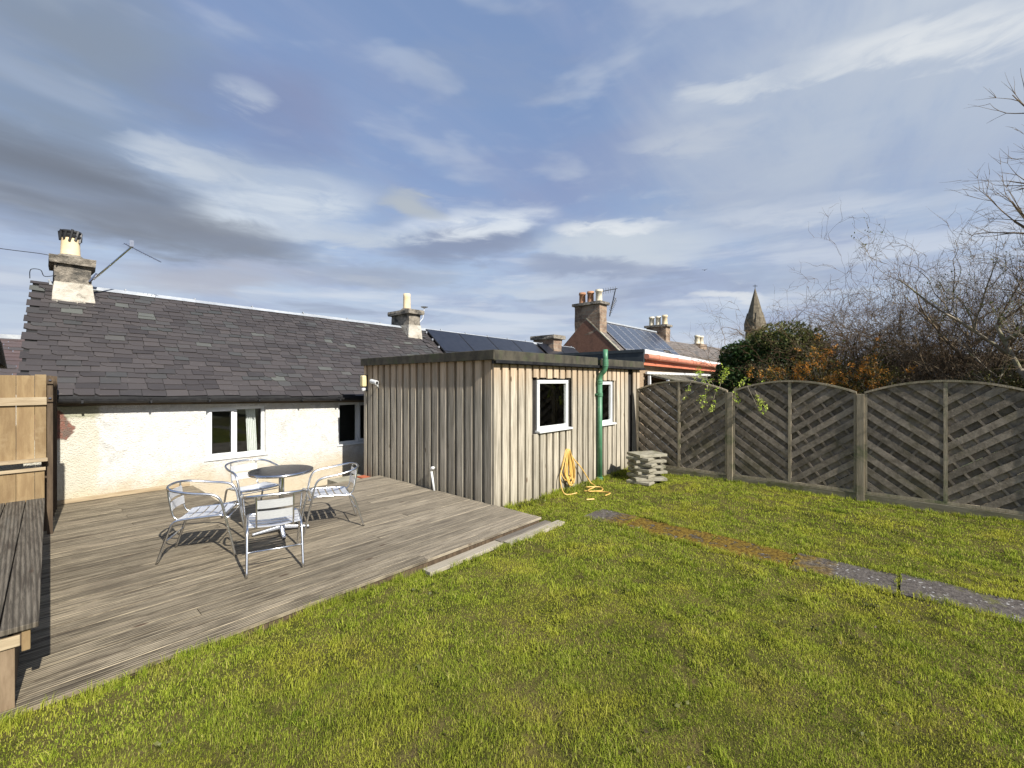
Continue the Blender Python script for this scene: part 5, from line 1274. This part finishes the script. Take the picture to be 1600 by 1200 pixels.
# taller whippy trees at the right
def tree(cx, cy, hgt, label, seed, r=.09, lean=(0, 0), mat='bark', mains=7, d=3, zfrom=.25, L=.55, kids=4, spread=.5, up=.35):
    random.seed(seed); o = thing('bare_tree', (cx, cy, -.2), label, 'tree'); tr = MB(); top = Vector((cx + lean[0], cy + lean[1], hgt * .75)); p0 = Vector((cx, cy, -.2))
    mid = p0.lerp(top, .5) + Vector((.08, -.06, 0)); tr.tube(smooth_path([p0, mid, top], 6), r, 9, rads=[r * (1 - .7 * i / 12) for i in range(13)]); tr.build('trunk', M[mat], o, smooth=True)
    tw = Twigs()
    for k in range(mains):
        u = zfrom + (1 - zfrom) * k / mains; p = p0.lerp(mid, u * 2) if u < .5 else mid.lerp(top, u * 2 - 1); a = k * 2.4 + random.uniform(-.4, .4)
        tw.grow(p, (math.cos(a), math.sin(a), random.uniform(.4, .9)), hgt * L * random.uniform(.7, 1.1), r * .45, d, .16, spread, kids, up, 0, .16)
    tw.build('branches', M[mat], o, (cx, cy, -.2), 4); return tw, o
tree(11.6, -1.15, 3.6, 'bare tree with upright forked twigs above the third panel', 31, .06, (-.2, .3), 'bark', 8)
tw, o = tree(10.6, -2.65, 6.4, 'tall bare tree whose branches enter from the right edge', 34, .13, (-.2, .2), 'bark', 24, 3, .42, .30, 4, .5, .12)
tw, o = tree(10.5, -2.0, 3.6, 'pale barked budding tree leaning in at the right edge', 37, .07, (-.1, .9), 'barkpale', 8, 3, .3, .5, 4, .6, .25)
tp = np.array([tuple(p) for p in tw.tips]); leafcloud('buds', np.repeat(tp, 2, 0) + rng.normal(0, .01, (len(tp) * 2, 3)), .035, M['ivylight'], o, (10.5, -2.0, -.2), up=1)
# honeysuckle sprigs over the fence
random.seed(40)
hk = thing('climbing_plant', (8.78, 2.5, 1.0), 'bright green leafy sprigs hanging over the fence by the first post', 'plant')
tw = Twigs()
for (yy, zz, L, dy, dz) in [(3.12, 1.80, .28, .1, -1), (2.80, 1.78, .42, .1, -1), (2.66, 1.62, .30, .3, -1), (2.34, 1.66, .25, -.2, -1), (2.12, 1.70, .52, -.25, -1), (2.0, 1.62, .30, -.5, -1)]:
    tw.grow((8.79, yy, zz), (-.15, dy, dz), L, .007, 1, .25, .5, 3, 0)
for (yy, zz, L, dy, dz) in [(2.95, 1.72, .25, .3, 1), (2.65, 1.68, .32, -.2, 1), (2.35, 1.60, .26, -.5, .8), (2.15, 1.62, .22, -.8, .8)]:
    tw.grow((8.96, yy, zz), (.02, dy, dz), L, .007, 1, .25, .5, 4, .1)
for q_ in [(8.79, 3.12, 1.80), (8.79, 2.8, 1.78), (8.79, 2.66, 1.62), (8.79, 2.34, 1.66), (8.79, 2.12, 1.70), (8.79, 2.0, 1.62), (8.96, 2.95, 1.72), (8.96, 2.65, 1.68), (8.96, 2.35, 1.6), (8.96, 2.15, 1.62)]:
    tw.seg((8.95, 2.45, 1.25), (8.95, q_[1], q_[2] + .02), .004, .004); tw.seg((8.95, q_[1], q_[2] + .02), q_, .004, .004)
tw.build('stems', M['barkpale'], hk, (8.78, 2.5, 1.0), 4)
sg = np.array([tuple(b_) for b_ in tw.b]); k = rng.random(len(sg)) < .42; sg = sg[k]
leafcloud('leaves', np.repeat(sg, 10, 0) + rng.normal(0, .022, (len(sg) * 10, 3)), .040, M['lime'], hk, (8.78, 2.5, 1.0), up=.3)
# low shrubs further along, seen in window reflections and from the side
b_ = thing('hedge', (11, -6.5, -.2), 'dark hedge further along behind the fence', 'hedge')
leafcloud('foliage', shell((11, -6.5, 1.2), (1.2, 3.2, 1.9), 14000, .3), .09, M['olive'], b_, (11, -6.5, -.2))

# a bird far off in the sky
bd = MB(); B0 = Vector((.7443 * 60 + .6679 * .4415 * 60, .6679 * 60 - .7443 * .4415 * 60, 1.78 + .2566 * 60))
bd.lathe([(.01, -.16), (.06, -.05), (.07, .02), (.03, .12), (.01, .16)], (0, 0, 0), 8); bd.v = [(B0.x + v[2], B0.y + v[0], B0.z + v[1]) for v in bd.v]
for s in (-1, 1): bd.prism([B0 + Vector((-.04, 0, 0)), B0 + Vector((.08, 0, 0)), B0 + Vector((0, s * .34, .10)), B0 + Vector((-.06, s * .40, .08))], (0, 0, .012))
tag(bd.build('bird', M['black'], origin=tuple(B0)), 'tiny dark bird flying high over the spire side of the sky', 'bird')
print('objects', len(bpy.data.objects))
